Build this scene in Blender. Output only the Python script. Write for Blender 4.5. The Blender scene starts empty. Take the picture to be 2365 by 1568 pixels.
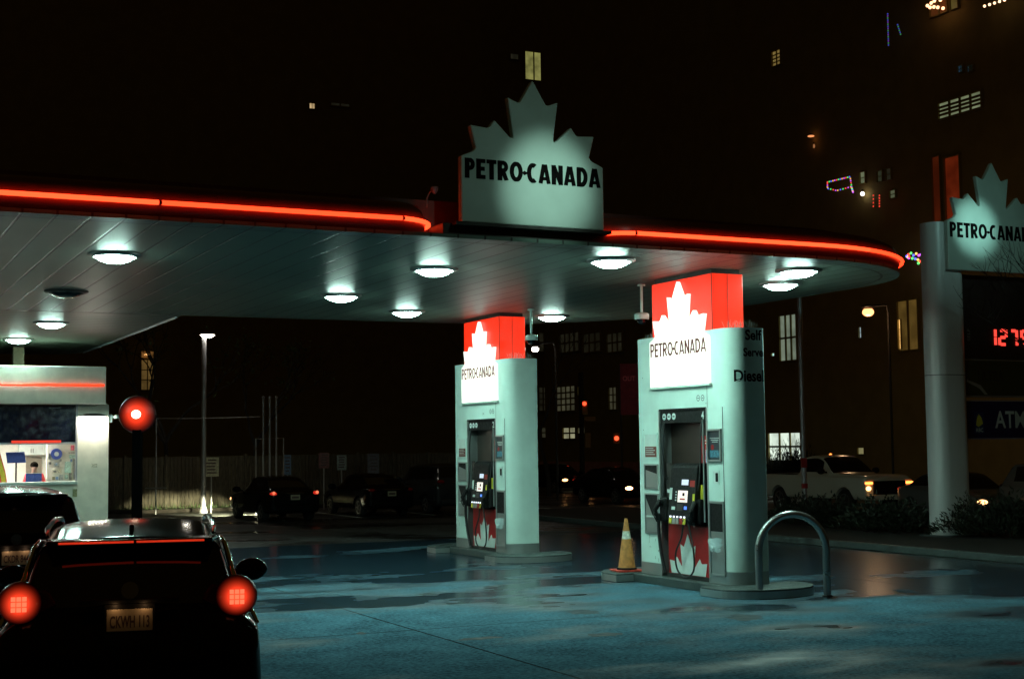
import bpy, math, random
from mathutils import Vector, Matrix
random.seed(7)
sc = bpy.context.scene
col = sc.collection
R = math.radians
# ------------------------------------------------------------------ camera
FPX, CX, CY = 3285.0, 1182.5, 784.0
CAMZ = 2.35
camd = bpy.data.cameras.new("camera"); cam = bpy.data.objects.new("camera", camd); col.objects.link(cam)
camd.sensor_width = 36; camd.lens = FPX / 2365 * 36; camd.clip_end = 2000; camd.clip_start = .1
CM = Matrix.Rotation(R(90) + math.atan(248 / FPX), 3, 'X') @ Matrix.Rotation(-0.0116, 3, 'Z')
cam.matrix_world = Matrix.Translation((0, 0, CAMZ)) @ CM.to_4x4()
sc.camera = cam
TH = R(26); CU, SU = math.cos(TH), math.sin(TH)
UX = Vector((CU, SU, 0)); VX = Vector((-SU, CU, 0))
def W(u, v, z=0): return Vector((CU * u - SU * v, SU * u + CU * v, z))
def ray(px, py): return CM @ Vector(((px - CX) / FPX, -(py - CY) / FPX, -1))
def PZ(px, py, z=0):
    d = ray(px, py); t = (z - CAMZ) / d.z; return Vector((d.x * t, d.y * t, z))
def PY(px, py, Y):
    d = ray(px, py); t = Y / d.y; return Vector((d.x * t, Y, CAMZ + d.z * t))
def PV(px, py, v):
    d = ray(px, py); t = v / d.dot(VX); p = d * t; return Vector((p.dot(UX), v, CAMZ + p.z))   # returns (u, v, z)
def PU(px, py, u):
    d = ray(px, py); t = u / d.dot(UX); p = d * t; return Vector((u, p.dot(VX), CAMZ + p.z))   # returns (u, v, z)
def UV(p): return Vector((p.dot(UX), p.dot(VX), p.z))

# ------------------------------------------------------------------ materials
def sl(c): return tuple(c) + (1.0,)
def mat(name, color, rough=.5, metal=0., spec=.5, var=0., vscale=8., bump=0., bscale=60., rvar=0., coat=0., emit=None, es=0., stretch=None):
    m = bpy.data.materials.new(name); m.use_nodes = True
    nt = m.node_tree; N = nt.nodes; L = nt.links
    b = N["Principled BSDF"]
    b.inputs["Base Color"].default_value = sl(color); b.inputs["Roughness"].default_value = rough
    b.inputs["Metallic"].default_value = metal; b.inputs["Specular IOR Level"].default_value = spec
    b.inputs["Coat Weight"].default_value = coat; b.inputs["Coat Roughness"].default_value = .04
    if emit:
        b.inputs["Emission Color"].default_value = sl(emit); b.inputs["Emission Strength"].default_value = es
    if var or rvar or bump:
        tc = N.new("ShaderNodeTexCoord"); mp = N.new("ShaderNodeMapping"); L.new(tc.outputs["Object"], mp.inputs["Vector"])
        if stretch: mp.inputs["Scale"].default_value = stretch
        n = N.new("ShaderNodeTexNoise"); n.inputs["Scale"].default_value = vscale; n.inputs["Detail"].default_value = 6
        L.new(mp.outputs[0], n.inputs["Vector"])
        if var:
            mx = N.new("ShaderNodeMix"); mx.data_type = 'RGBA'
            mx.inputs[6].default_value = sl([c * (1 - var) for c in color]); mx.inputs[7].default_value = sl([min(1, c * (1 + var)) for c in color])
            r = N.new("ShaderNodeMapRange"); r.inputs[1].default_value = .35; r.inputs[2].default_value = .65
            L.new(n.outputs["Fac"], r.inputs[0]); L.new(r.outputs[0], mx.inputs[0]); L.new(mx.outputs[2], b.inputs["Base Color"])
        if rvar:
            r2 = N.new("ShaderNodeMapRange"); r2.inputs[1].default_value = .3; r2.inputs[2].default_value = .7
            r2.inputs[3].default_value = max(.02, rough - rvar); r2.inputs[4].default_value = min(1, rough + rvar)
            L.new(n.outputs["Fac"], r2.inputs[0]); L.new(r2.outputs[0], b.inputs["Roughness"])
        if bump:
            n2 = N.new("ShaderNodeTexNoise"); n2.inputs["Scale"].default_value = bscale; n2.inputs["Detail"].default_value = 4
            L.new(mp.outputs[0], n2.inputs["Vector"])
            bp = N.new("ShaderNodeBump"); bp.inputs["Strength"].default_value = bump; bp.inputs["Distance"].default_value = .02
            L.new(n2.outputs["Fac"], bp.inputs["Height"]); L.new(bp.outputs[0], b.inputs["Normal"])
    return m
def emat(name, color, s):
    m = bpy.data.materials.new(name); m.use_nodes = True
    b = m.node_tree.nodes["Principled BSDF"]
    b.inputs["Base Color"].default_value = sl([c * .4 for c in color]); b.inputs["Roughness"].default_value = .35
    b.inputs["Emission Color"].default_value = sl(color); b.inputs["Emission Strength"].default_value = s
    return m
LAMPC = (.56, 1.0, .86)
def radial(name, c, s0, r_in, r_out, base=(.2, .01, .005), p=1.6):  # emission fades towards the rim, painting a soft halo into the lens
    m = bpy.data.materials.new(name); m.use_nodes = True; nt = m.node_tree; N = nt.nodes; L = nt.links; b = N["Principled BSDF"]
    b.inputs["Base Color"].default_value = sl(base); b.inputs["Roughness"].default_value = .3; b.inputs["Emission Color"].default_value = sl(c)
    tc = N.new("ShaderNodeTexCoord"); vl = N.new("ShaderNodeVectorMath"); vl.operation = 'LENGTH'; fl_ = N.new("ShaderNodeVectorMath"); fl_.operation = 'MULTIPLY'; fl_.inputs[1].default_value = (1, 0, 1); L.new(tc.outputs["Object"], fl_.inputs[0]); L.new(fl_.outputs[0], vl.inputs[0])
    mr = N.new("ShaderNodeMapRange"); mr.inputs[1].default_value = r_in; mr.inputs[2].default_value = r_out; mr.inputs[3].default_value = 1; mr.inputs[4].default_value = 0; L.new(vl.outputs["Value"], mr.inputs[0])
    pw = N.new("ShaderNodeMath"); pw.operation = 'POWER'; pw.inputs[1].default_value = p; L.new(mr.outputs[0], pw.inputs[0])
    mu = N.new("ShaderNodeMath"); mu.operation = 'MULTIPLY'; mu.inputs[1].default_value = s0; L.new(pw.outputs[0], mu.inputs[0]); L.new(mu.outputs[0], b.inputs["Emission Strength"])
    return m
M = {}
M['lamp'] = emat('lamp_lens', (.62, 1, .86), 85)
M['lamp_warm'] = emat('lamp_lens_warm', (1, .86, .6), 30)
M['white_panel'] = mat('white_painted_panel', (.60, .76, .70), .42, var=.05, vscale=3, bump=.03, bscale=25, rvar=.08)
M['grey_metal'] = mat('brushed_steel', (.40, .43, .42), .36, metal=.75, rvar=.06, vscale=3)
M['dark_metal'] = mat('dark_metal', (.035, .033, .03), .45, metal=.3, rvar=.1)
M['black'] = mat('black_plastic', (.008, .008, .008), .55, spec=.22, rvar=.12, vscale=20)
M['rubber'] = mat('rubber', (.02, .02, .02), .55, rvar=.1)
M['neon'] = emat('red_neon_tube', (1, .045, .012), 4.4)
M['neon_end'] = mat('tube_joint', (.25, .03, .02), .5)
M['fascia'] = mat('canopy_fascia', (.17, .045, .03), .4, var=.12, vscale=2, rvar=.1)
M['fascia_dark'] = mat('canopy_fascia_dark', (.16, .05, .04), .5, var=.15)
M['redbox'] = emat('red_backlit_acrylic', (1.0, .032, .008), .95)
M['whitebox'] = emat('white_backlit_acrylic', (1, .98, .88), 1.2)
M['letter_red'] = mat('sign_lettering', (.05, .004, .002), .5, emit=(.35, .03, .01), es=.12)
M['letter_black'] = mat('black_lettering', (.006, .005, .005), .9, spec=.05)
M['sign_face'] = mat('sign_face', (.50, .62, .56), .5, var=.05, vscale=2)
M['red_paint'] = mat('red_print', (.36, .012, .012), .4, var=.08)
M['white_print'] = mat('white_print', (.62, .70, .66), .45, var=.05)
M['glass_dark'] = mat('dark_glass', (.006, .007, .008), .06, spec=.7)
M['concrete_kerb'] = mat('kerb_concrete', (.045, .062, .06), .5, var=.35, vscale=7, bump=.3, bscale=40, rvar=.2)
M['grime'] = mat('grime', (.22, .26, .22), .7, var=.3, vscale=30)
M['orange'] = mat('cone_orange', (.50, .20, .05), .55, var=.25, vscale=12, bump=.1)
M['cone_red'] = mat('cone_base_red', (.6, .05, .03), .5, var=.2)
M['cone_white'] = mat('cone_band', (.6, .62, .55), .4, var=.2, vscale=20)
M['wood'] = mat('fence_wood', (.085, .07, .045), .7, var=.45, vscale=5, bump=.3, bscale=30, stretch=(6, 6, .7))
M['bark'] = mat('bark', (.025, .02, .016), .85, var=.3, bump=.5)
M['leaf'] = mat('leaf', (.05, .085, .025), .6, var=.4, vscale=3)
M['leaf_dark'] = mat('leaf_dark', (.009, .016, .005), .65, var=.4, vscale=3)
M['soil'] = mat('soil', (.018, .014, .01), .9, var=.4, bump=.6, bscale=12)
M['brick'] = mat('building_wall', (.30, .24, .09), .85, var=.1, vscale=1)
M['beige'] = mat('booth_wall', (.78, .76, .64), .5, var=.07, vscale=4, bump=.04)
M['inner'] = mat('booth_interior', (.72, .72, .64), .6, var=.05)
M['blue'] = mat('blue_print', (.03, .06, .28), .5, var=.2, vscale=30)
M['skin'] = mat('skin', (.30, .17, .12), .5)
M['hair'] = mat('hair', (.006, .005, .004), 1, spec=0)
M['red_cloth'] = mat('red_cloth', (.62, .03, .03), .8, var=.15, vscale=25)
M['trouser'] = mat('dark_trousers', (.02, .02, .03), .8)
M['yellow'] = mat('yellow_print', (.55, .48, .03), .5, var=.1)
M['chrome'] = mat('chrome', (.7, .7, .7), .12, metal=1)
M['tyre'] = mat('tyre', (.015, .015, .015), .75)
M['rim'] = mat('alloy_rim', (.3, .3, .3), .3, metal=.8)
M['plate'] = mat('number_plate', (.46, .38, .26), .45, var=.06, vscale=20)
M['plate_ink'] = mat('plate_ink', (.09, .05, .05), .5)
M['tail_on'] = radial('tail_lamp_lit', (1, .05, .016), 1.9, .035, .150, base=(.02, .001, .001), p=2.1)
M['beacon'] = radial('beacon_glow', (1, .045, .012), 1.9, .08, .40, base=(.01, .002, .002), p=2.)
M['tail_core'] = emat('tail_lamp_core', (1, .22, .10), 1.05)
M['tail_dim'] = emat('tail_lamp_dim', (1, .04, .02), .5)
M['neon_glint'] = emat('neon_glint', (1, .05, .015), .55)
M['head_on'] = emat('headlamp_lit', (1, .48, .17), 5)
M['amber_on'] = emat('amber_lamp', (1, .22, .04), 5)
M['head_off'] = mat('headlamp_glass', (.25, .26, .26), .1, spec=.8)
M['silver'] = mat('silver_pole', (.42, .42, .45), .4, metal=.5, rvar=.1)
def paint(name, c, metal=.0): return mat(name, c, .16, metal=metal, coat=.15, spec=.4)
M['p_black'] = mat('black_car_paint', (.005, .005, .0055), .12, spec=.16)
M['p_dark'] = paint('dark_grey_car_paint', (.03, .03, .033))
M['p_white'] = paint('white_car_paint', (.72, .70, .60))
M['p_silver'] = paint('silver_car_paint', (.15, .155, .155), .3)

# soffit and forecourt with joints
def joints(m, axis_periods, width, dark, bump=.6):
    nt = m.node_tree; N = nt.nodes; L = nt.links; b = N["Principled BSDF"]
    tc = N.new("ShaderNodeTexCoord"); sp = N.new("ShaderNodeSeparateXYZ"); L.new(tc.outputs["Object"], sp.inputs[0])
    prev = None
    for ax, per, off in axis_periods:
        a = N.new("ShaderNodeMath"); a.operation = 'ADD'; a.inputs[1].default_value = -off; L.new(sp.outputs[ax], a.inputs[0])
        mo = N.new("ShaderNodeMath"); mo.operation = 'PINGPONG'; mo.inputs[1].default_value = per / 2; L.new(a.outputs[0], mo.inputs[0])
        lt = N.new("ShaderNodeMapRange"); lt.inputs[1].default_value = width * .5; lt.inputs[2].default_value = width
        lt.inputs[3].default_value = 1; lt.inputs[4].default_value = 0; L.new(mo.outputs[0], lt.inputs[0])
        if prev is None: prev = lt.outputs[0]
        else:
            mm = N.new("ShaderNodeMath"); mm.operation = 'MAXIMUM'; L.new(prev, mm.inputs[0]); L.new(lt.outputs[0], mm.inputs[1]); prev = mm.outputs[0]
    mx = N.new("ShaderNodeMix"); mx.data_type = 'RGBA'; mx.inputs[7].default_value = sl(dark); L.new(prev, mx.inputs[0])
    src = b.inputs["Base Color"].links
    if src: L.new(src[0].from_socket, mx.inputs[6])
    else: mx.inputs[6].default_value = b.inputs["Base Color"].default_value
    L.new(mx.outputs[2], b.inputs["Base Color"])
    bp = N.new("ShaderNodeBump"); bp.inputs["Strength"].default_value = bump; bp.inputs["Distance"].default_value = .01; bp.invert = True
    L.new(prev, bp.inputs["Height"])
    if b.inputs["Normal"].links: L.new(b.inputs["Normal"].links[0].from_socket, bp.inputs["Normal"])
    L.new(bp.outputs[0], b.inputs["Normal"])
M['soffit'] = mat('canopy_soffit_panels', (.125, .195, .16), .42, spec=.5, var=.06, vscale=.5, rvar=.05)
joints(M['soffit'], [(0, .405, .1)], .020, (.03, .035, .03), .5)
M['soffit_cross'] = mat('canopy_soffit_cross_panels', (.20, .22, .18), .46, spec=.5, var=.06, vscale=.5, rvar=.05)
joints(M['soffit_cross'], [(1, .405, .1)], .020, (.04, .04, .035), .5)

def wet(name, dry, wetc, wetlo, wethi, puddle, fargain=0., dryr=.62, spc=.5):
    m = bpy.data.materials.new(name); m.use_nodes = True
    nt = m.node_tree; N = nt.nodes; L = nt.links; b = N["Principled BSDF"]
    tc = N.new("ShaderNodeTexCoord")
    def noise(sc_, det, rough=.55, scl=None):
        n = N.new("ShaderNodeTexNoise"); n.inputs["Scale"].default_value = sc_; n.inputs["Detail"].default_value = det; n.inputs["Roughness"].default_value = rough
        if scl:
            mp = N.new("ShaderNodeMapping"); mp.inputs["Scale"].default_value = scl; L.new(tc.outputs["Object"], mp.inputs["Vector"]); L.new(mp.outputs[0], n.inputs["Vector"])
        else: L.new(tc.outputs["Object"], n.inputs["Vector"])
        return n
    big = noise(.28, 4, .55, (.8, 1.5, 1)); fine = noise(17, 7, .75); mid = noise(1.6, 5)
    wr = N.new("ShaderNodeMapRange"); wr.inputs[1].default_value = wetlo; wr.inputs[2].default_value = wethi; 
    sx_ = N.new("ShaderNodeSeparateXYZ"); L.new(tc.outputs["Object"], sx_.inputs[0])
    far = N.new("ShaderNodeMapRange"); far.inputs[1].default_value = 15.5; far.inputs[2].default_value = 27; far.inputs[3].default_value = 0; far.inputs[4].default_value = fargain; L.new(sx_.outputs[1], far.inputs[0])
    fu = N.new('ShaderNodeMapRange'); fu.inputs[1].default_value = 13.5; fu.inputs[2].default_value = 20; fu.inputs[3].default_value = 0; fu.inputs[4].default_value = fargain; L.new(sx_.outputs[0], fu.inputs[0])  # mask rises with depth and to the right, so the ground darkens
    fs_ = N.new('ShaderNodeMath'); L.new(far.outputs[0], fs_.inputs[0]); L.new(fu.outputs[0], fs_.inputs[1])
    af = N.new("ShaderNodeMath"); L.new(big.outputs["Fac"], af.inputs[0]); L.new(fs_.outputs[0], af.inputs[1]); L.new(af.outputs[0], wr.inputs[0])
    mx = N.new("ShaderNodeMix"); mx.data_type = 'RGBA'; mx.inputs[6].default_value = sl(dry); mx.inputs[7].default_value = sl(wetc); L.new(wr.outputs[0], mx.inputs[0])
    mul = N.new("ShaderNodeMix"); mul.data_type = 'RGBA'; mul.blend_type = 'MULTIPLY'; mul.inputs[0].default_value = 1
    r3 = N.new("ShaderNodeMapRange"); r3.inputs[1].default_value = .3; r3.inputs[2].default_value = .7; r3.inputs[3].default_value = .0; r3.inputs[4].default_value = 2.0
    ad = N.new("ShaderNodeMath"); ad.operation = 'ADD'; ad.use_clamp = False
    s1 = N.new("ShaderNodeMath"); s1.operation = 'MULTIPLY'; s1.inputs[1].default_value = .75; L.new(fine.outputs["Fac"], s1.inputs[0])
    s2 = N.new("ShaderNodeMath"); s2.operation = 'MULTIPLY'; s2.inputs[1].default_value = .25; L.new(mid.outputs["Fac"], s2.inputs[0])
    L.new(s1.outputs[0], ad.inputs[0]); L.new(s2.outputs[0], ad.inputs[1]); L.new(ad.outputs[0], r3.inputs[0])
    L.new(mx.outputs[2], mul.inputs[6]); L.new(r3.outputs[0], mul.inputs[7]); L.new(mul.outputs[2], b.inputs["Base Color"])
    rr = N.new("ShaderNodeMapRange"); rr.inputs[3].default_value = dryr;  rr.inputs[4].default_value = puddle; L.new(wr.outputs[0], rr.inputs[0])
    L.new(rr.outputs[0], b.inputs["Roughness"])
    ssp = N.new('ShaderNodeMapRange'); ssp.inputs[3].default_value = spc; ssp.inputs[4].default_value = .38; L.new(wr.outputs[0], ssp.inputs[0]); L.new(ssp.outputs[0], b.inputs['Specular IOR Level'])
    bs = N.new("ShaderNodeMapRange"); bs.inputs[3].default_value = .55; bs.inputs[4].default_value = .05; L.new(wr.outputs[0], bs.inputs[0])
    bp = N.new("ShaderNodeBump"); bp.inputs["Distance"].default_value = .012; L.new(bs.outputs[0], bp.inputs["Strength"]); L.new(ad.outputs[0], bp.inputs["Height"])
    L.new(bp.outputs[0], b.inputs["Normal"])
    return m
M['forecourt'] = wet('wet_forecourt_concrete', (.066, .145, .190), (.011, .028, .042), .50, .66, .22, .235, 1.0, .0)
joints(M['forecourt'], [(0, 9.2, 7.0), (1, 9.2, 17.35)], .022, (.02, .025, .025), .8)
M['asphalt'] = wet('wet_asphalt', (.045, .047, .045), (.02, .021, .021), .42, .60, .22)

# ------------------------------------------------------------------ mesh helpers
class MB:
    def __init__(s): s.v = []; s.f = []
    def add(s, vs, fs):
        n = len(s.v); s.v += [tuple(p) for p in vs]; s.f += [tuple(i + n for i in f) for f in fs]; return s
    def box(s, x0, x1, y0, y1, z0, z1):
        return s.add([(x0, y0, z0), (x1, y0, z0), (x1, y1, z0), (x0, y1, z0), (x0, y0, z1), (x1, y0, z1), (x1, y1, z1), (x0, y1, z1)],
                     [(0, 3, 2, 1), (4, 5, 6, 7), (0, 1, 5, 4), (1, 2, 6, 5), (2, 3, 7, 6), (3, 0, 4, 7)])
    def prism(s, pts, a, b, plane='xy'):
        n = len(pts)
        def mp(p, d):
            return {'xy': (p[0], p[1], d), 'xz': (p[0], d, p[1]), 'yz': (d, p[0], p[1])}[plane]
        vs = [mp(p, a) for p in pts] + [mp(p, b) for p in pts]
        fs = [tuple(range(n)), tuple(range(2 * n - 1, n - 1, -1))] + [(i, i + n, (i + 1) % n + n, (i + 1) % n) for i in range(n)]
        return s.add(vs, fs)
    def tube(s, pts, r, n=10, cap=True):
        pts = [Vector(p) for p in pts]; rs = r if isinstance(r, (list, tuple)) else [r] * len(pts)
        vs = []; fs = []; up = None
        for i, p in enumerate(pts):
            d = (pts[min(i + 1, len(pts) - 1)] - pts[max(i - 1, 0)]).normalized()
            if up is None:
                up = d.orthogonal().normalized()
            up = (up - d * up.dot(d)).normalized(); sd = d.cross(up)
            for k in range(n):
                a = 2 * math.pi * k / n; vs.append(p + (up * math.cos(a) + sd * math.sin(a)) * rs[i])
        for i in range(len(pts) - 1):
            for k in range(n):
                fs.append((i * n + k, i * n + (k + 1) % n, (i + 1) * n + (k + 1) % n, (i + 1) * n + k))
        if cap: fs += [tuple(range(n - 1, -1, -1)), tuple(range((len(pts) - 1) * n, len(pts) * n))]
        return s.add(vs, fs)
    def lathe(s, prof, n=24, c=(0, 0, 0), axis='z'):
        vs = []; fs = []
        for r, h in prof:
            for k in range(n):
                a = 2 * math.pi * k / n
                q = (r * math.cos(a), r * math.sin(a), h)
                if axis == 'x': q = (q[2], q[0], q[1])
                if axis == 'y': q = (q[0], q[2], q[1])
                vs.append((q[0] + c[0], q[1] + c[1], q[2] + c[2]))
        for i in range(len(prof) - 1):
            for k in range(n):
                fs.append((i * n + k, i * n + (k + 1) % n, (i + 1) * n + (k + 1) % n, (i + 1) * n + k))
        fs += [tuple(range(n - 1, -1, -1)), tuple(range((len(prof) - 1) * n, len(prof) * n))]
        return s.add(vs, fs)
    def ball(s, c, rx, ry=None, rz=None, n=12, m=7):
        ry = ry or rx; rz = rz or rx; vs = []; fs = []
        for i in range(m + 1):
            t = math.pi * i / m
            for k in range(n):
                a = 2 * math.pi * k / n
                vs.append((c[0] + rx * math.sin(t) * math.cos(a), c[1] + ry * math.sin(t) * math.sin(a), c[2] - rz * math.cos(t)))
        for i in range(m):
            for k in range(n): fs.append((i * n + k, i * n + (k + 1) % n, (i + 1) * n + (k + 1) % n, (i + 1) * n + k))
        return s.add(vs, fs)
    def build(s, name, m, parent=None, smooth=False, bevel=0, loc=None, rz=0):
        me = bpy.data.meshes.new(name); me.from_pydata(s.v, [], s.f); me.validate(); me.update()
        o = bpy.data.objects.new(name, me); col.objects.link(o); me.materials.append(M[m] if isinstance(m, str) else m)
        if smooth:
            for p in me.polygons: p.use_smooth = True
            try: me.set_sharp_from_angle(angle=R(40))
            except Exception: pass
        if bevel:
            b = o.modifiers.new("bevel", 'BEVEL'); b.width = bevel; b.segments = 2; b.limit_method = 'ANGLE'
        if parent: o.parent = parent
        if loc is not None: o.location = loc
        o.rotation_euler[2] = rz
        return o
def tag(o, label, cat, group=None, kind=None):
    o['label'] = label; o['category'] = cat
    if group: o['group'] = group
    if kind: o['kind'] = kind
    return o
def thing(name, label, cat, loc=(0, 0, 0), rz=0, group=None):
    o = bpy.data.objects.new(name, None); col.objects.link(o); o.location = loc; o.rotation_euler[2] = rz
    o.empty_display_size = .2
    return tag(o, label, cat, group)
def struct(o): o['kind'] = 'structure'; return o
def copy_tree(o, parent=None):
    c = o.copy(); col.objects.link(c); c.parent = parent
    for ch in list(o.children): copy_tree(ch, c)
    return c
def evalmesh(o):
    bpy.context.view_layer.update()
    dg = bpy.context.evaluated_depsgraph_get()
    me = bpy.data.meshes.new_from_object(o.evaluated_get(dg)); return me
def text_geo(s, w, h, bold=.0, ext=.0):
    cu = bpy.data.curves.new("t", 'FONT'); cu.body = s; cu.offset = bold; cu.extrude = 0; cu.resolution_u = 4
    o = bpy.data.objects.new("t", cu); col.objects.link(o); me = evalmesh(o)
    xs = [v.co.x for v in me.vertices]; ys = [v.co.y for v in me.vertices]
    x0, x1, y0, y1 = min(xs), max(xs), min(ys), max(ys)
    vs = [((v.co.x - x0) / (x1 - x0) * w, (v.co.y - y0) / (y1 - y0) * h) for v in me.vertices]
    fs = [tuple(p.vertices) for p in me.polygons]
    bpy.data.objects.remove(o); bpy.data.curves.remove(cu); bpy.data.meshes.remove(me)
    return vs, fs
def text(name, s, w, h, m, parent, fn, bold=.02):
    """fn maps (tx, ty) of the w x h text box to a point"""
    vs, fs = text_geo(s, w, h, bold)
    mb = MB(); mb.add([fn(x, y) for x, y in vs], fs)
    return mb.build(name, m, parent)
# leaf outline: half width 1, height 2
LEAF = [(1, 0), (1, .88), (.83, .955), (.80, 1.0), (.875, 1.305), (.64, 1.285), (.605, 1.30), (.54, 1.40), (.33, 1.185), (.285, 1.175), (.285, 1.22), (.355, 1.73), (.21, 1.67), (.18, 1.68), (0, 2.0)]
def leaf_pts(sx, h, zb=0):
    r = [(x * sx, y / 2 * h + zb) for x, y in LEAF]
    return r + [(-x, z) for x, z in reversed(r[:-1])]
def leaf_only(sx, h):
    L2 = [(0, .0), (.12, .02), (.62, .0), (.80, .03)] + LEAF[3:]
    pts = [(.80, .98), (.80, 1.0)] + LEAF[4:]
    r = [(x / .875 * sx, (y - .98) / 1.02 * h) for x, y in pts]
    return r + [(-x, z) for x, z in reversed(r[:-1])]
def arcpts(cx, cy, rx, ry, a0, a1, n=14): return [(cx + rx * math.cos(R(a0 + (a1 - a0) * k / n)), cy + ry * math.sin(R(a0 + (a1 - a0) * k / n))) for k in range(n + 1)]
def glyph(ch, w, h, t, t2):
    """strokes of a heavy condensed capital: list of (points, stroke width)"""
    L_ = (t / 2, 0), (t / 2, h); e = t2 / 2
    if ch == 'P': return [([(t / 2, 0), (t / 2, h)], t), ([(t / 2, h - e), (w * .5, h - e)] + arcpts(w * .5, h * .70, w * .5 - t / 2, h * .30 - e, 90, -90) + [(t / 2, h * .40 + e)], t2 * 1.08)]
    if ch == 'R': return glyph('P', w, h, t, t2) + [([(w * .48, h * .46), (w - t * .42, 0)], t)]
    if ch == 'E': return [([(t / 2, 0), (t / 2, h)], t)] + [([(0, y), (x, y)], t2) for y, x in ((e, w), (h * .51, w * .92), (h - e, w))]
    if ch == 'T': return [([(0, h - e), (w, h - e)], t2), ([(w / 2, 0), (w / 2, h)], t)]
    if ch == 'O': return [(arcpts(w / 2, h / 2, w / 2 - t / 2, h / 2 - e, 0, 360, 30), t * .92)]
    if ch == 'C': return [(arcpts(w * .58, h / 2, w * .58 - t / 2, h / 2 - e, 58, 302, 24), t * .92)]
    if ch == 'A': return [([(t * .42, 0), (w / 2 - t * .12, h)], t * .9), ([(w - t * .42, 0), (w / 2 + t * .12, h)], t * .9), ([(w * .2, h * .26), (w * .8, h * .26)], t2 * .8)]
    if ch == 'N': return [([(t / 2, 0), (t / 2, h)], t), ([(w - t / 2, 0), (w - t / 2, h)], t), ([(t * .5, h * .97), (w - t * .5, h * .03)], t * .9)]
    if ch == 'D': return [([(t / 2, 0), (t / 2, h)], t), ([(t / 2, h - e), (w * .4, h - e)] + arcpts(w * .4, h / 2, w * .6 - t / 2, h / 2 - e, 90, -90, 18) + [(t / 2, e)], t2 * 1.15)]
def brand_text(parent, cy, z0, sx, h, fn, m, bold=.045, weight=1.):
    zb, zt = z0 + .585 / 2 * h, z0 + .855 / 2 * h; w = 2 * sx * .955; H = zt - zb; x0 = cy - w / 2
    adv = dict(P=.56, E=.50, T=.54, R=.60, O=.74, C=.60, A=.68, N=.64, D=.64); gap = .055
    word = 'PETRO-CANADA'; tot = sum(adv.get(c, .10) + gap for c in word) - gap; k = w / tot
    x = 0
    for i, ch in enumerate(word):
        if ch == '-':
            c = x0 + (x + .02) * k; zm = (zb + zt) / 2 - H * .03; d = H * .17
            MB().add([fn(c - d * .7, zm), fn(c, zm - d * .7), fn(c + d * .9, zm - d * .25), fn(c + d * .9, zm + d * .25), fn(c, zm + d * .7)], [(0, 1, 2, 3, 4)]).build('letter', m, parent); x += .10 + gap; continue
        gw = adv[ch]; mb = MB(); t = .215 * weight; cnt = 0
        for pts, tw in glyph(ch, gw, 1, t, .175 * weight):
            n = len(pts); vs = []
            for j, p in enumerate(pts):
                a_ = Vector(pts[max(j - 1, 0)]); b_ = Vector(pts[min(j + 1, n - 1)])
                if ch == 'O' : a_ = Vector(pts[(j - 1) % (n - 1)]); b_ = Vector(pts[(j + 1) % (n - 1)])
                d_ = (b_ - a_).normalized(); nn = Vector((-d_.y, d_.x)) * tw / 2
                for q in (Vector(p) + nn, Vector(p) - nn): vs.append((q.x, min(1, max(0, q.y))))
            mb.add([fn(x0 + (x + q[0]) * k, zb + q[1] * H) for q in vs], [(2 * j, 2 * j + 1, 2 * j + 3, 2 * j + 2) for j in range(n - 1)]); cnt += 1
        mb.build('letter', m, parent); x += gw + gap

# ------------------------------------------------------------------ world
w = bpy.data.worlds.new("World"); sc.world = w; w.use_nodes = True
wn = w.node_tree; bg = wn.nodes["Background"]
sky = wn.nodes.new("ShaderNodeTexSky"); sky.sky_type = 'NISHITA'; sky.sun_disc = False; sky.sun_elevation = R(-5); sky.sun_rotation = R(200)
mixw = wn.nodes.new("ShaderNodeMix"); mixw.data_type = 'RGBA'; mixw.inputs[0].default_value = .97
wn.links.new(sky.outputs[0], mixw.inputs[6]); mixw.inputs[7].default_value = (.06, .032, .003, 1)
wn.links.new(mixw.outputs[2], bg.inputs[0]); bg.inputs[1].default_value = .21

# ------------------------------------------------------------------ ground
g = MB().box(-500, 500, -120, 900, -.5, 0).build('ground', 'asphalt'); struct(g)
fc = MB().add([(-14, 6, .004), (20.6, 6, .004), (20.6, 34, .004), (-14, 34, .004)], [(0, 1, 2, 3)]).build('forecourt', 'forecourt', rz=TH); struct(fc)
rd = MB().add([(27.5, -20, .006), (41, -20, .006), (41, 150, .006), (27.5, 150, .006)], [(0, 1, 2, 3)]).build('road', 'asphalt', rz=TH); struct(rd)
pv = MB().box(41.15, 44.2, -20, 104, 0, .13).build('pavement', 'concrete_kerb', rz=TH); struct(pv)
bed = MB().box(21.0, 26.4, 10, 46, 0, .11).build('planting_bed', 'soil', rz=TH); struct(bed)
kb = MB()
kb.box(20.82, 20.98, 10, 46, 0, .15).box(26.45, 27.4, 10, 46, 0, .13)
kb.build('kerb', 'concrete_kerb', rz=TH, bevel=.02); struct(bpy.data.objects['kerb'])
# faint painted bay lines near the parked cars
for k in range(6):
    q = MB().box(11.2 + k * 2.75, 11.3 + k * 2.75, 46.2, 51.0, .002, .009).build('bay_marking', 'white_print', rz=TH); struct(q)

# ------------------------------------------------------------------ canopy
HC = 5.2; FV, BV = 17.62, 29.95; UL = -14.0; UR = 17.2
def arc(cx, cy, r, a0, a1, n=10, ry=None):
    ry = ry or r
    return [(cx + r * math.cos(R(a0 + (a1 - a0) * k / n)), cy + ry * math.sin(R(a0 + (a1 - a0) * k / n))) for k in range(n + 1)]
can = thing('canopy', 'wide forecourt canopy with panelled soffit, rounded right end and red light tubes', 'canopy', (0, 0, 0), TH)
front_end = arc(UR - 3.3, FV + 2.9, 3.3, -90, 0, 14, 2.9)
back_end = arc(UR - 3.9, BV - 5.6, 3.9, 0, 90, 18, 5.6)
outline = [(UL, FV)] + front_end + back_end + [(UL, BV)]
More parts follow.
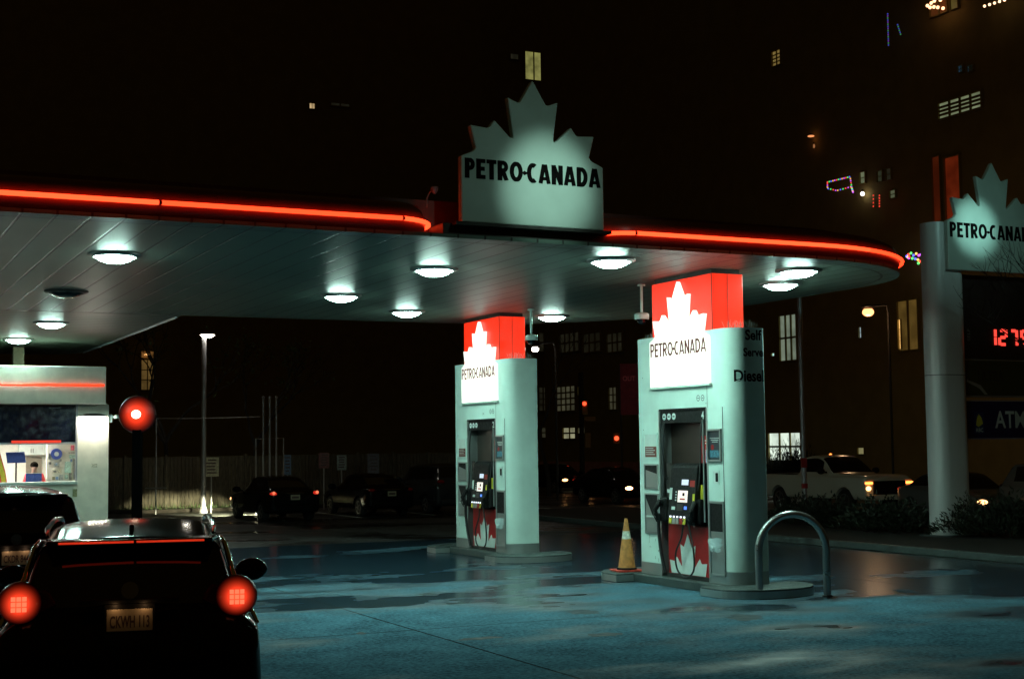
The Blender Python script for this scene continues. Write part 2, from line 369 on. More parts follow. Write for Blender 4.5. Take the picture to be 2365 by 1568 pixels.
# soffit slab: thin plate
MB().prism(outline, HC, HC + .05).build('soffit', 'soffit', can)
# roof core (set back behind the neon fascias, open at the sign)
inner = [(x, y) for x, y in outline]
def shrink(pts, d):
    out = []; n = len(pts)
    for i in range(n):
        p0, p1, p2 = Vector(pts[i - 1]), Vector(pts[i]), Vector(pts[(i + 1) % n])
        t = ((p1 - p0).normalized() + (p2 - p1).normalized()).normalized(); nn = Vector((-t.y, t.x)); out.append(tuple(p1 + nn * d))
    return out
MB().prism(shrink(outline, .75), HC + .05, HC + .62).build('roof_deck', 'fascia_dark', can)
# trim line around soffit
ring_o = shrink(outline, .28); ring_i = shrink(outline, .32)
mb = MB(); n = len(ring_o)
for i in range(n - 1):
    mb.add([ring_o[i] + (HC - .012,), ring_o[i + 1] + (HC - .012,), ring_i[i + 1] + (HC - .012,), ring_i[i] + (HC - .012,)], [(0, 1, 2, 3)])
mb.build('trim_strip', 'dark_metal', can)
# fascia section swept along paths: profile (offset outwards, height)
def sweep(path, prof, closed_prof=False):
    vs = []; fs = []; n = len(path); k = len(prof)
    for i, p in enumerate(path):
        a = Vector(path[max(i - 1, 0)]); b = Vector(path[min(i + 1, n - 1)]); t = (b - a).normalized(); out = Vector((t.y, -t.x))
        for o_, z in prof:
            q = Vector(p) + out * o_; vs.append((q.x, q.y, z))
    for i in range(n - 1):
        for j in range(k - (0 if closed_prof else 1)):
            j2 = (j + 1) % k
            fs.append((i * k + j, (i + 1) * k + j, (i + 1) * k + j2, i * k + j2))
    if closed_prof: fs += [tuple(range(k)), tuple(range((n - 1) * k, n * k))[::-1]]
    return vs, fs
cu_ = PV(1000, 520, FV).x; cu2 = PV(1402, 560, FV).x      # u where the tubes turn in
rr_ = .55
left_path = [(UL, FV + .1), (cu_ - rr_, FV + .1)] + [(cu_ - rr_ + rr_ * math.sin(R(a)), FV + .1 + rr_ - rr_ * math.cos(R(a))) for a in range(12, 97, 12)]
right_path = [(cu2 + rr_ - rr_ * math.cos(R(a)), FV + .1 + rr_ - rr_ * math.sin(R(a))) for a in range(-6, 91, 12)]
right_path += [(x, y + 0.0) for x, y in shrink(outline, .1)[1:len(front_end) + len(back_end)]]
right_path += [(6.9, BV - .1)]
prof = [(-.55, HC + .052), (.02, HC + .052), (.07, HC + .09), (.10, HC + .16), (.10, HC + .30), (.05, HC + .40), (-.04, HC + .47), (-.6, HC + .50)]
for pth in (left_path, right_path):
    v_, f_ = sweep(pth, prof, True); MB().add(v_, f_).build('fascia', 'fascia', can, smooth=True)
def tube_along(path, z, off, r, name, gaps=()):
    pts = []; n = len(path)
    for i, p in enumerate(path):
        a = Vector(path[max(i - 1, 0)]); b = Vector(path[min(i + 1, n - 1)]); t = (b - a).normalized(); o_ = Vector(p) + Vector((t.y, -t.x)) * off
        pts.append((o_.x, o_.y, z))
    return pts
TZ = HC + .215
lp = tube_along(left_path, TZ, .15, .04, '')
gu = PV(368, 480, FV).x; gu2 = PV(928, 505, FV).x
MB().tube([lp[0], (gu - .02, FV - .05, TZ)], .030, 12).build('light_tube', 'neon', can, smooth=True)
MB().tube([(gu + .02, FV - .05, TZ), (gu2 - .015, FV - .05, TZ)], .030, 12).build('light_tube', M.setdefault('neon_b', emat('red_neon_tube_older', (1, .04, .010), 3.6)), can, smooth=True)
MB().tube([(gu2 + .015, FV - .05, TZ)] + [q for q in lp[1:] if q[0] > gu2 + .05], .030, 12).build('light_tube', 'neon', can, smooth=True)
rp = tube_along(right_path[:len(right_path)], TZ, .15, .04, '')
last = [i for i, q in enumerate(rp) if q[1] < FV + 2.2][-1]
rp = rp[:last + 1]
gu3 = PV(1465, 545, FV).x; gu4 = PV(1952, 575, FV).x
MB().tube([q for q in rp if q[0] < gu3 - .05 ] + [(gu3 - .015, FV - .05, TZ)], .030, 12).build('light_tube', 'neon', can, smooth=True)
gi = [q for q in rp if q[0] > gu3 + .05 and q[1] < FV + .2]
rest = [q for q in rp if q[1] >= FV + .2 and q[0] > 12]
MB().tube([(gu3 + .015, FV - .05, TZ)] + gi, .030, 12).build('light_tube', 'neon', can, smooth=True)
g0 = Vector(gi[-1]); g1 = Vector(rest[0]); st = g0 + (g1 - g0).normalized() * .04
MB().tube([tuple(st)] + rest, .030, 12).build('light_tube', 'neon_b', can, smooth=True)
for gx in (gu, gu2, gu3):
    MB().tube([(gx - .02, FV - .05, TZ), (gx + .02, FV - .05, TZ)], .027, 10).build('tube_joint', 'neon_end', can)
# extension to the kiosk
XU = 6.84; XV = 43.3
ext = thing('canopy_extension', 'panelled canopy wing running back over the kiosk behind the main canopy', 'canopy', (0, 0, 0), TH)
pe = [(UL, BV + .01), (XU, BV + .01), (XU, XV - 1.4)] + arc(XU - 1.4, XV - 1.4, 1.4, 0, 90, 6)[1:] + [(UL, XV)]
MB().prism(pe, HC - .004, HC + .05).build('soffit', 'soffit_cross', ext)
MB().prism(shrink(pe, .06), HC + .052, HC + .42).build('fascia', 'fascia', ext)
MB().tube([(XU - .05, BV + .3, HC - .02), (XU - .05, XV - 1.4, HC - .02)], .03, 8).build('gutter', 'silver', ext)

# recessed lamps
lamp_root = None
def lamp_meshes(on, parent, s=.76):
    mb = MB(); mb.lathe([(.50 * s, 0), (.50 * s, -.02), (.46 * s, -.04), (.40 * s, -.045), (.39 * s, -.01), (.39 * s, 0)], 36).build('lamp_rim', 'dark_metal' if not on else 'grey_metal', parent, smooth=True)
    if on:
        ld = bpy.data.lights.new('lamp_glow', 'AREA'); ld.shape = 'DISK'; ld.size = .40; ld.energy = 300; ld.color = LAMPC
        lo = bpy.data.objects.new('lamp_glow', ld); col.objects.link(lo); lo.parent = parent; lo.location = (0, 0, -.101 * s / .76)
    mb = MB(); mb.lathe([(.385 * s, -.01), (.36 * s, -.045), (.29 * s, -.085), (.18 * s, -.115), (.05 * s, -.127)], 28).build('lamp_lens', 'lamp' if on else 'glass_dark', parent, smooth=True)
lamps = [(265, 607, 'large lit canopy lamp alone at the left, above the two dark cars'), (1003, 638, 'lit canopy lamp just below the big leaf sign, left of the first red column head'),
         (1438, 612, 'lit canopy lamp left of the nearer red column head'), (1857, 632, 'rear one of the two lit lamps under the rounded canopy end'.replace('rear', 'upper')),
         (1803, 670, 'lower of the two lit lamps under the rounded canopy end'), (788, 697, 'lit canopy lamp in the middle, above the parked dark cars'),
         (940, 732, 'lit canopy lamp at the rear edge, left of the far red column head'), (1275, 742, 'lit canopy lamp at the rear edge, right of the far red column head'),
         (118, 757, 'lit lamp of the canopy wing nearest the joint with the main soffit'), (42, 793, 'lit lamp of the canopy wing above the kiosk roof'),
         ]
for i, (px, py, lb) in enumerate(lamps):
    p = PZ(px, py - (4 if px == 1857 else 0), HC - .12); q_ = UV(p); p = W(q_.x + (.38 if px == 1857 else 0), max(q_.y, 18.86), HC)
    if i == 0:
        lamp_root = thing('canopy_lamp', lb, 'lamp', p, 0, 'round lamps in the canopy'); lamp_meshes(True, lamp_root)
    else:
        c = copy_tree(lamp_root); c.location = p; c['label'] = lb
        k_ = {1438: 1.35, 1857: .4, 1803: .45, 1003: 1.2, 788: .9, 940: .8, 1275: .7}.get(px, 1.)      # power set per lamp to shape the light on the ground
        for ch in c.children:
            if ch.type == 'LIGHT': ch.data = ch.data.copy(); ch.data.energy *= k_
    if px in (118, 42):
        (lamp_root if i == 0 else c).location.z = HC - .006
t = thing('canopy_lamp', 'unlit dark canopy lamp at the left, between lit lamps', 'lamp', PZ(153, 680, HC - .06) + Vector((0, 0, .06)), 0, 'round lamps in the canopy'); lamp_meshes(False, t)
for (u_, v_) in ((-1.2, 21.5), (-1.2, 26.2), (4.0, 16.0 + 2.6)):
    if v_ < 20: continue
    c = copy_tree(lamp_root); c.location = W(u_, v_, HC); c['label'] = 'lit canopy lamp beyond the left edge of the view'
# hanging domes
def hang_cam(px, ytop, ybot, label):
    Y = PZ(px, ytop, HC).y; top = PZ(px, ytop, HC); zb = PY(px, ybot, Y).z
    t = thing('security_camera', label, 'camera', top, 0, 'dome cameras hung under the canopy')
    MB().lathe([(.07, -.03), (.07, 0)], 16).build('mount_plate', 'white_panel', t)
    MB().tube([(0, 0, -.03), (0, 0, zb - HC + .2)], .025, 10).build('drop_pole', 'white_panel', t, smooth=True)
    MB().lathe([(.13, zb - HC + .08), (.13, zb - HC + .17), (.08, zb - HC + .2)], 18).build('housing', 'white_panel', t, smooth=True)
    MB().lathe([(.03, zb - HC - .01), (.08, zb - HC + .02), (.1, zb - HC + .079)], 16).build('dome', 'glass_dark', t, smooth=True)
hang_cam(1481, 657, 748, 'white dome camera on a drop pole left of the nearer column')
hang_cam(1226, 714, 795, 'white dome camera on a drop pole right of the far column')

# ------------------------------------------------------------------ leaf sign on canopy
su = PV(1229, 520, FV + .1).x; sx_ = 1.12; sh = 2.08; sz = HC + .235
sg = thing('leaf_sign', 'large maple leaf shaped sign standing on the canopy front edge', 'sign', W(su, FV, 0), TH, 'maple leaf shaped signs')
pts = leaf_pts(sx_, sh, sz)
MB().prism(pts, 0.02, .14, 'xz').build('sign_panel', 'sign_face', sg, bevel=.018)
brand_text(sg, 0, sz, sx_, sh, lambda x, z: (x, .016, z), 'letter_black', weight=1.18)
MB().box(-1.34, 1.2, .16, .75, HC + .055, sz - .005).build('plinth', 'dark_metal', sg, bevel=.01)
MB().box(-1.22, 1.22, -.02, .34, sz - .05, sz - .008).build('base_rail', 'dark_metal', sg)
fl = thing('floodlight', 'tiny gooseneck floodlight at the canopy edge left of the leaf sign', 'lamp', W(PV(986, 500, FV + .3).x, FV + .3, HC + .45), TH)
MB().tube([(0, 0, 0), (0, 0, .12), (.03, -.02, .2), (.06, -.06, .24)], .012, 8).build('arm', 'silver', fl)
MB().lathe([(.02, -.04), (.05, .0), (.055, .05)], 12, (.08, -.08, .22)).build('lamp_head', 'silver', fl, smooth=True)

# ------------------------------------------------------------------ pylons
T = .67; HR = T / 2; PL = 2.6; PTOP = 4.2; IZ = .15
BY0, BY1, BD = .50, 1.93, .235; BTOP = 2.95
EY = -.20; RL = .30; RR = .04; FE = .03
def stad(r=HR, notch=False, grow=0.):
    g = grow; pts = []
    def ar(cx, cy, r_, a0, a1, n):
        for k in range(n + 1): a_ = R(a0 + (a1 - a0) * k / n); pts.append((cx + r_ * math.cos(a_), cy + r_ * math.sin(a_)))
    ar(RL, EY + RL, RL + g, 180, 270, 14); ar(T - RR, EY + RR, RR + g, 270, 360, 5)
    if notch: pts += [(T + g, BY0), (T + g - BD, BY0), (T + g - BD, BY1), (T + g, BY1)]
    ar(T - RL, PL + FE - RL, RL + g, 0, 90, 14); ar(RR, PL + FE - RR, RR + g, 90, 180, 5)
    if notch: pts += [(-g, BY1), (-g + BD, BY1), (-g + BD, BY0), (-g, BY0)]
    return pts
def pylon(u, v, num, labels, group, diesel):
    base = W(u, v, IZ)
    py = thing('column', labels['col'], 'column', base, TH, 'pump columns under the canopy')
    z0 = 0
    MB().prism(stad(notch=True), .20, BTOP - IZ).build('column_shaft', 'white_panel', py, smooth=True)
    MB().prism(stad(), BTOP - IZ + .001, PTOP - IZ).build('column_top', 'white_panel', py, smooth=True)
    MB().prism(stad(notch=True, grow=.004), 0, .197).build('kick_plate', 'grey_metal', py, smooth=True)
    # red lit head
    MB().box(.03, T - .03, .31, 2.15, PTOP - IZ + .002, 5.12 - IZ).build('red_head', 'redbox', py, bevel=.01)
    MB().box(.022, .032, .305, .315, PTOP - IZ + .004, 5.115 - IZ).box(HR - .004, HR + .004, .302, .308, PTOP - IZ + .004, 5.115 - IZ).build('head_seam', 'fascia_dark', py)
    MB().box(.06, T - .06, .36, 2.10, 5.12 - IZ, HC - IZ - .002).build('head_collar', 'dark_metal', py)
    # lit leaf panel (on both faces)
    cy = 1.235
    for side in (0, 1):
        x0, x1 = (-.05, .028) if side == 0 else (T - .028, T + .05)
        lp_ = [(cy + x, z) for x, z in leaf_pts(.895, 1.74, 3.34 - IZ)]
        MB().prism(lp_, x0, x1, 'yz').build('leaf_panel', 'whitebox', py, bevel=.006)
    brand_text(py, -cy, 3.34 - IZ, .895, 1.74, lambda x, z: (-.056, -x, z), 'letter_red', weight=.85)
    MB().box(-.06, .0, cy - .93, cy + .93, 3.30 - IZ, 3.336 - IZ).build('panel_sill', 'white_panel', py)
    # seams
    mb = MB(); mb.box(-.003, .002, .035, .043, .2, BTOP - IZ).box(-.003, .002, .46, .466, BTOP - IZ, 3.30 - IZ); mb.build('panel_seam', 'dark_metal', py)
    # bay lining + header
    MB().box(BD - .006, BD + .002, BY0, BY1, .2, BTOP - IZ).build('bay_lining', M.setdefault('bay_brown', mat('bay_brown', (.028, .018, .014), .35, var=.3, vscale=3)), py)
    mb = MB(); mb.box(-.008, BD, BY0 - .03, BY0 + .005, .0, BTOP - IZ).box(-.008, BD, BY1 - .005, BY1 + .03, 0, BTOP - IZ); mb.build('bay_frame', 'grey_metal', py)
    hd = MB().box(.02, .10, BY0 + .01, BY1 - .01, 2.72 - IZ, BTOP - IZ - .02).build('header', 'black', py)
    MB().box(-.01, .25, BY0 - .0, BY1 + .0, BTOP - IZ - .02, BTOP - IZ + .01).build('header_hood', 'black', py)
    for k in range(3):
        yc = BY1 - .13 - k * .15
        MB().lathe([(.055, 0), (.055, .006)], 20, (.012, yc, 2.83 - IZ), 'x').build('pictogram', 'white_print', hd)
        MB().box(.009, .012, yc - .03, yc + .03, 2.822 - IZ, 2.838 - IZ).build('pictogram_bar', 'letter_black', hd)
    text('pump_number', num, .075, .13, 'white_print', hd, lambda x, y: (.016, BY0 + .17 - x, 2.765 - IZ + y), .02)
    # small pictograms above the bay
    for k in range(2):
        yc = .72 - k * .13
        mbp = MB()
        for a in range(0, 360, 30):
            a0, a1 = R(a), R(a + 30)
            mbp.add([(-.004, yc + .05 * math.cos(a0), 3.11 - IZ + .05 * math.sin(a0)), (-.004, yc + .05 * math.cos(a1), 3.11 - IZ + .05 * math.sin(a1)),
                     (-.004, yc + .04 * math.cos(a1), 3.11 - IZ + .04 * math.sin(a1)), (-.004, yc + .04 * math.cos(a0), 3.11 - IZ + .04 * math.sin(a0))], [(0, 1, 2, 3)])
        mbp.box(-.005, -.002, yc - .028, yc + .028, 3.105 - IZ, 3.115 - IZ); mbp.build('warning_mark', 'letter_black', py)
    # left notices: white/brown notice in frame
    def frame(name, y0, y1, z0, z1, fm, im, d=.02, t_=.025):
        mb = MB(); mb.box(-d, .001, y0, y1, z0, z0 + t_).box(-d, .001, y0, y1, z1 - t_, z1).box(-d, .001, y0, y0 + t_, z0 + t_, z1 - t_).box(-d, .001, y1 - t_, y1, z0 + t_, z1 - t_)
        f = mb.build(name, fm, py); MB().box(-.006, .001, y0 + t_, y1 - t_, z0 + t_, z1 - t_).build('insert', im, f); return f
    f = frame('notice_frame', 1.99, 2.44, 2.12 - IZ, 2.56 - IZ, 'white_panel', 'white_print')
    MB().box(-.009, -.006, 2.03, 2.40, 2.15 - IZ, 2.33 - IZ).build('brown_notice', mat('brown_notice', (.16, .03, .02), .5), f)
    mb = MB()
    for k in range(4): mb.box(-.011, -.009, 2.08 + (k % 2) * .05, 2.38, 2.19 - IZ + k * .035, 2.20 - IZ + k * .035)
    mb.build('notice_print', 'white_print', f)
    f = frame('towel_dispenser', 1.99, 2.44, 1.60 - IZ, 2.03 - IZ, 'grey_metal', 'black')
    MB().add([(-.008, 2.02, 1.63 - IZ), (-.008, 2.41, 1.63 - IZ), (-.008, 2.41, 1.93 - IZ), (-.008, 2.02, 1.86 - IZ)], [(0, 1, 2, 3)]).build('towel_flap', 'grey_metal', f)
    f = frame('squeegee_box', 1.99, 2.44, .84 - IZ, 1.53 - IZ, 'grey_metal', 'black')
    MB().add([(-.009, 2.02, .87 - IZ), (-.009, 2.41, .87 - IZ), (-.009, 2.41, 1.45 - IZ), (-.009, 2.19, 1.14 - IZ), (-.009, 2.02, 1.12 - IZ)], [(0, 1, 2, 3, 4)]).build('squeegee_tray', 'grey_metal', f)
    MB().box(-.03, -.008, 2.03, 2.38, 1.12 - IZ, 1.15 - IZ).build('tray_lip', 'white_print', f)
    f = frame('poster_frame', .07, .46, 2.08 - IZ, 2.60 - IZ, 'grey_metal', mat('poster_dark', (.02, .03, .04), .3), .035, .03)
    mb = MB()
    for k in range(3): mb.box(-.009, -.0065, .14 + k * .02, .40 - k * .03, 2.45 - IZ - k * .03, 2.46 - IZ - k * .03)
    mb.build('poster_text', 'white_print', f)
    MB().box(-.009, -.0065, .13, .40, 2.15 - IZ, 2.26 - IZ).build('poster_picture', mat('poster_blue', (.05, .18, .25), .4, var=.6, vscale=30), f)
    MB().lathe([(.045, 0), (.045, .002)], 16, (-.011, .33, 2.31 - IZ), 'x').build('poster_badge', 'red_paint', f)
    f = frame('intercom', .16, .33, 1.72 - IZ, 1.94 - IZ, 'white_panel', 'white_print', .012, .01)
    MB().box(-.03, -.006, .19, .24, 1.76 - IZ, 1.90 - IZ).build('intercom_handset', 'black', f, bevel=.01)
    f = frame('waste_bin', .04, .46, .27 - IZ, 1.45 - IZ, 'grey_metal', 'grey_metal', .02, .03)
    MB().box(-.01, -.0062, .08, .43, .97 - IZ, 1.41 - IZ).build('bin_opening', 'black', f)
    bagv = MB(); random.seed(3)
    ring = 16
    for i in range(5):
        for k in range(ring):
            a = 2 * math.pi * k / ring; rr = .16 - i * .025 + random.uniform(-.03, .03)
            bagv.v.append((-.03 - .03 * math.cos(a) * (1 + .3 * random.random()), .25 + rr * 1.25 * math.cos(a), .82 - IZ - i * .035 + .03 * math.sin(a) * (1 + random.random()) + random.uniform(-.012, .012)))
    for i in range(4):
        for k in range(ring): bagv.f.append((i * ring + k, i * ring + (k + 1) % ring, (i + 1) * ring + (k + 1) % ring, (i + 1) * ring + k))
    bagv.build('bin_bag', mat('clear_bag', (.45, .55, .55), .2), f)
    random.seed(int(num) * 5)
    for k in range(16):
        yy = random.choice([random.uniform(.03, .45), random.uniform(1.98, 2.5), random.uniform(.1, 2.4)]); zz = random.uniform(.22, .8) if not (BY0 < yy < BY1) else random.uniform(2.98, 3.2) - IZ
        hh = random.uniform(.01, .09); MB().box(-.0012, .001, yy, yy + random.uniform(.004, .03), zz, zz + hh).build('scuff_mark', 'grime', py)
    for k in range(6):
        zz = (.9, 1.8, 2.6, 3.0, 3.5, 3.9)[k]; 
        if num == '2' and k % 2: continue
        MB().lathe([(.008, 0), (.008, .003)], 8, (-.002, .50 if k % 2 else 2.46, zz - IZ + .02), 'x').build('fixing_screw', 'dark_metal', py)
    # bird spikes
    mb = MB(); random.seed(11)
    for (ya, yb) in ((-.15, .26), (2.2, 2.58)):
        for k in range(34):
            y = random.uniform(ya, yb); x = random.uniform(.12, .58)
            mb.tube([(x, y, PTOP - IZ), (x + random.uniform(-.05, .05), y + random.uniform(-.05, .05), PTOP - IZ + random.uniform(.08, .14))], .0022, 3)
    mb.build('bird_spikes', 'grey_metal', py)
    if diesel:
        def onend(x, y, zb, x0):
            x = x + x0
            if x > RL: return (x, EY - .004, zb + y)
            a_ = R(270) - (RL - x) / RL; return (RL + (RL + .004) * math.cos(a_), EY + RL + (RL + .004) * math.sin(a_), zb + y)
        text('lettering', 'Self', .32, .17, 'letter_black', py, lambda x, y: onend(x, y, 4.0 - IZ, .30), .03)
        text('lettering', 'Serve', .38, .14, 'letter_black', py, lambda x, y: onend(x, y, 3.74 - IZ, .26), .03)
        text('lettering', 'Diesel', .54, .19, 'letter_black', py, lambda x, y: onend(x, y, 3.34 - IZ, .10), .03)
    # ---------------- dispenser
    dp = thing('fuel_pump', labels['pump'], 'fuel pump', W(u, v, IZ), TH, 'fuel pumps')
    MB().box(.05, BD - .02, .58, 1.80, .02, .88).build('cabinet', 'red_paint', dp, bevel=.008)
    MB().prism([(1.19 + x, z) for x, z in leaf_only(.56, .66)], .040, .049, 'yz').build('leaf_print', 'white_print', dp)
    for o in (dp.children[-1],): o.location = (0, 0, .07)
    MB().box(.03, .14, .56, 1.82, 0, .06).build('base_plinth', 'dark_metal', dp)
    head = MB(); hp = [(.18, .88), (-.11, .90), (-.14, .98), (-.07, 1.62), (-.05, 1.84), (.02, 1.90), (.2, 1.90), (.22, .9)]
    head.prism([(a, b) for a, b in hp], 0.72, 1.52, 'xz'); head.build('pump_head', 'black', dp, bevel=.02)
    def onhead(y0, y1, t0, t1, name, m, d=.004):
        # panel on the sloped front face between (-.20,.98) and (-.05,1.62)
        def q(t, e): return (-.14 + .07 * t - e, .98 + .64 * t + e * .1)
        mb = MB(); a = q(t0, .001); b = q(t1, .001); c = q(t1, d); e = q(t0, d)
        vs = [(a[0], y0, a[1]), (a[0], y1, a[1]), (b[0], y1, b[1]), (b[0], y0, b[1]), (e[0], y0, e[1]), (e[0], y1, e[1]), (c[0], y1, c[1]), (c[0], y0, c[1])]
        mb.add(vs, [(0, 1, 2, 3), (7, 6, 5, 4), (0, 4, 5, 1), (1, 5, 6, 2), (2, 6, 7, 3), (3, 7, 4, 0)])
        return mb.build(name, m, dp)
    scr = M.setdefault('screen', emat('pump_screen', (.75, .82, 1), .75)); scr2 = M.setdefault('screen_w', emat('pump_screen_warm', (1, .9, .82), .85))
    onhead(.95, 1.15, .88, 1.02, 'price_display', scr)
    s2 = onhead(.95, 1.24, .44, .74, 'advert_screen', scr2)
    onhead(1.02, 1.17, .50, .54, 'screen_print', 'red_paint', .006); onhead(1.04, 1.10, .6, .68, 'screen_print', 'letter_black', .006)
    for t0 in (.47, .54, .61, .68):
        onhead(1.28, 1.31, t0, t0 + .035, 'soft_key', 'white_print', .008)
    onhead(.95, 1.03, .26, .34, 'card_light', M.setdefault('blue_on', emat('blue_lamp', (.1, .25, 1), 1.2)))
    onhead(1.06, 1.24, .22, .40, 'keypad', 'dark_metal', .012); onhead(1.30, 1.40, .24, .32, 'receipt_slot', 'white_print', .01)
    cols = ['yellow', 'grey_metal', 'grey_metal', 'red_paint', 'yellow']
    for k in range(5):
        y1 = 1.46 - k * .105
        onhead(y1 - .085, y1, -.12, .03, 'grade_label', cols[k], .006)
        onhead(y1 - .065, y1 - .02, .04, .085, 'grade_button', M.setdefault('btn', emat('grade_button', (.8, .85, 1), 1.6)), .01)
    MB().box(-.03, .02, 1.54, 1.57, .92, 1.38).build('side_strip', 'yellow', dp)
    MB().box(.08, .10, 1.60, 1.82, 1.2, 1.80).build('side_notice', 'dark_metal', dp)
    MB().box(.07, .078, .74, .92, 1.38, 1.72).box(.0, .01, .62, .74, 1.2, 1.55).build('promo_card', 'yellow', dp)
    MB().box(.06, .068, .70, .94, 1.72, 1.86).build('promo_banner', 'white_print', dp)
    rp_ = MB().box(.22, .228, .58, 1.02, 1.86, 2.35).build('rear_poster', 'red_paint', dp)
    MB().box(.212, .219, .72, .86, 1.88, 2.12).build('price_ticket', mat('ticket', (.30, .38, .55), .5), dp)
    mb = MB()
    for k in range(3): mb.box(.214, .219, .66, .92 - k * .04, 2.26 - k * .045, 2.275 - k * .045)
    mb.build('poster_print', 'white_print', dp)
    onhead(1.42, 1.50, .50, .80, 'side_sticker', 'white_print', .003); onhead(.74, .80, .30, .66, 'side_sticker', 'yellow', .003); onhead(.76, .90, .84, 1.0, 'side_sticker', 'red_paint', .003)
    MB().box(.02, .03, 1.60, 1.78, 1.34, 1.62).box(.02, .03, 1.62, 1.76, 1.68, 1.90).build('payment_notice', 'dark_metal', dp); MB().box(.014, .02, 1.63, 1.75, 1.40, 1.46).build('notice_line', 'white_print', dp)
    MB().tube([(.0, .60, .95), (.0, .60, 2.6)], .018, 8).build('hose_guide', 'grey_metal', dp)
    # nozzles and hoses
    def hose(pts_, name='hose', r=.017):
        P = [Vector(p) for p in pts_]; out = []
        for i in range(len(P) - 1):
            a, b, c, d = P[max(i - 1, 0)], P[i], P[i + 1], P[min(i + 2, len(P) - 1)]
            for k in range(8):
                t = k / 8; out.append(.5 * ((2 * b) + (c - a) * t + (2 * a - 5 * b + 4 * c - d) * t * t + (3 * b - a - 3 * c + d) * t ** 3))
        out.append(P[-1]); return MB().tube(out, r, 8).build(name, 'rubber', dp, smooth=True)
    hose([(.02, 1.80, 2.62), (-.01, 1.82, 2.2), (.0, 1.83, 1.8), (-.04, 1.80, 1.4), (-.10, 1.78, 1.15)])
    hose([(.04, .70, 2.62), (.0, .68, 2.3), (.0, .70, 1.9), (-.04, .72, 1.5), (-.12, .86, 1.15)], r=.014)
    hose([(-.12, 1.80, 1.05), (-.1, 1.86, .8), (-.06, 1.86, .4), (-.02, 1.80, .06)], r=.03)
    hose([(-.14, 1.02, .98), (-.12, 1.12, .7), (-.1, 1.34, .42), (-.1, 1.30, .15), (-.1, 1.05, .04), (-.1, .82, .16), (-.1, .80, .45), (-.1, .90, .8), (-.12, .92, .98)], r=.015)
    for (yc, s) in ((1.76, 1), (.74, -1)):
        nz = MB(); nz.tube([(-.02, yc, 1.22), (-.12, yc + .02 * s, 1.26), (-.2, yc + .05 * s, 1.12), (-.16, yc + .02 * s, .95)], [.03, .045, .04, .025], 8)
        nz.tube([(-.12, yc + .01, 1.20), (-.24, yc + .03 * s, 1.03), (-.18, yc + .02 * s, .92)], .012, 6)
        nz.build('nozzle', 'black', dp, smooth=True)
        MB().box(-.08, .1, yc - .11, yc + .11, .92, 1.32).build('nozzle_holder', 'black', dp, bevel=.03)
    return py, dp
PU4, PV4 = 12.92, 18.85; PU2, PV2 = 12.92, 26.85
pylon(PU4, PV4, '4', dict(col='nearer white pump column with red lit head, Diesel lettering on its end', pump='fuel pump number 4 with red leaf cabinet in the nearer column'), '', True)
pylon(PU2, PV2, '2', dict(col='farther white pump column with red lit head, beside the parked cars', pump='fuel pump number 2 with red leaf cabinet in the farther column'), '', False)
# oil stains, drain and hairline cracks on the forecourt
random.seed(14)
def decal(name, cu0, cv0, rx, ry, m, z=.0065, jag=.25, rot=0):
    n_ = 30; ph = [random.uniform(0, 6.28) for _ in range(4)]; vs = []
    for k in range(n_):
        a_ = 2 * math.pi * k / n_; q = 1 + jag * (.5 * math.sin(2 * a_ + ph[0]) + .3 * math.sin(5 * a_ + ph[1]) + .2 * math.sin(9 * a_ + ph[2]))
        x, y = rx * q * math.cos(a_), ry * q * math.sin(a_); vs.append((cu0 + x * math.cos(rot) - y * math.sin(rot), cv0 + x * math.sin(rot) + y * math.cos(rot), z))
    o = MB().add(vs, [tuple(range(n_))]).build(name, m, rz=TH); struct(o)
M['oil'] = mat('oil_stain', (.010, .022, .03), .6, spec=.2, var=.4, vscale=6, rvar=.15)
M['scuff'] = mat('dried_scuff', (.07, .14, .19), .7, var=.4, vscale=8)
for k in range(15):
    decal('oil_stain', random.uniform(4.5, 19), random.uniform(13.5, 25), random.uniform(.05, .28), random.uniform(.05, .35), 'oil', .0062 + k * .0001, .4)
def crack(u0, v0, ang, L_, seed):
    rnd = random.Random(seed); mb = MB(); p_ = [(u0, v0)]; a_ = ang
    for k in range(int(L_ / .18)):
        a_ += rnd.uniform(-.35, .35); a_ += (ang - a_) * .3; p_.append((p_[-1][0] + .18 * math.cos(a_), p_[-1][1] + .18 * math.sin(a_)))
    vs = []
    for i, q in enumerate(p_):
        w_ = .007 * (1 - abs(2 * i / len(p_) - 1) * .7); vs += [(q[0], q[1] - w_, .0085), (q[0] + w_, q[1] + w_, .0085)]
    mb.add(vs, [(2 * i, 2 * i + 1, 2 * i + 3, 2 * i + 2) for i in range(len(p_) - 1)]); o = mb.build('crack', 'oil', rz=TH); struct(o)
crack(6.2, 15.1, .5, 4.5, 1); crack(10.5, 14.8, 1.3, 3.2, 2); crack(12.5, 15.8, -.2, 4.0, 3); crack(8.3, 18.6, .9, 3.5, 4); crack(15.6, 15.4, 1.9, 2.5, 5)
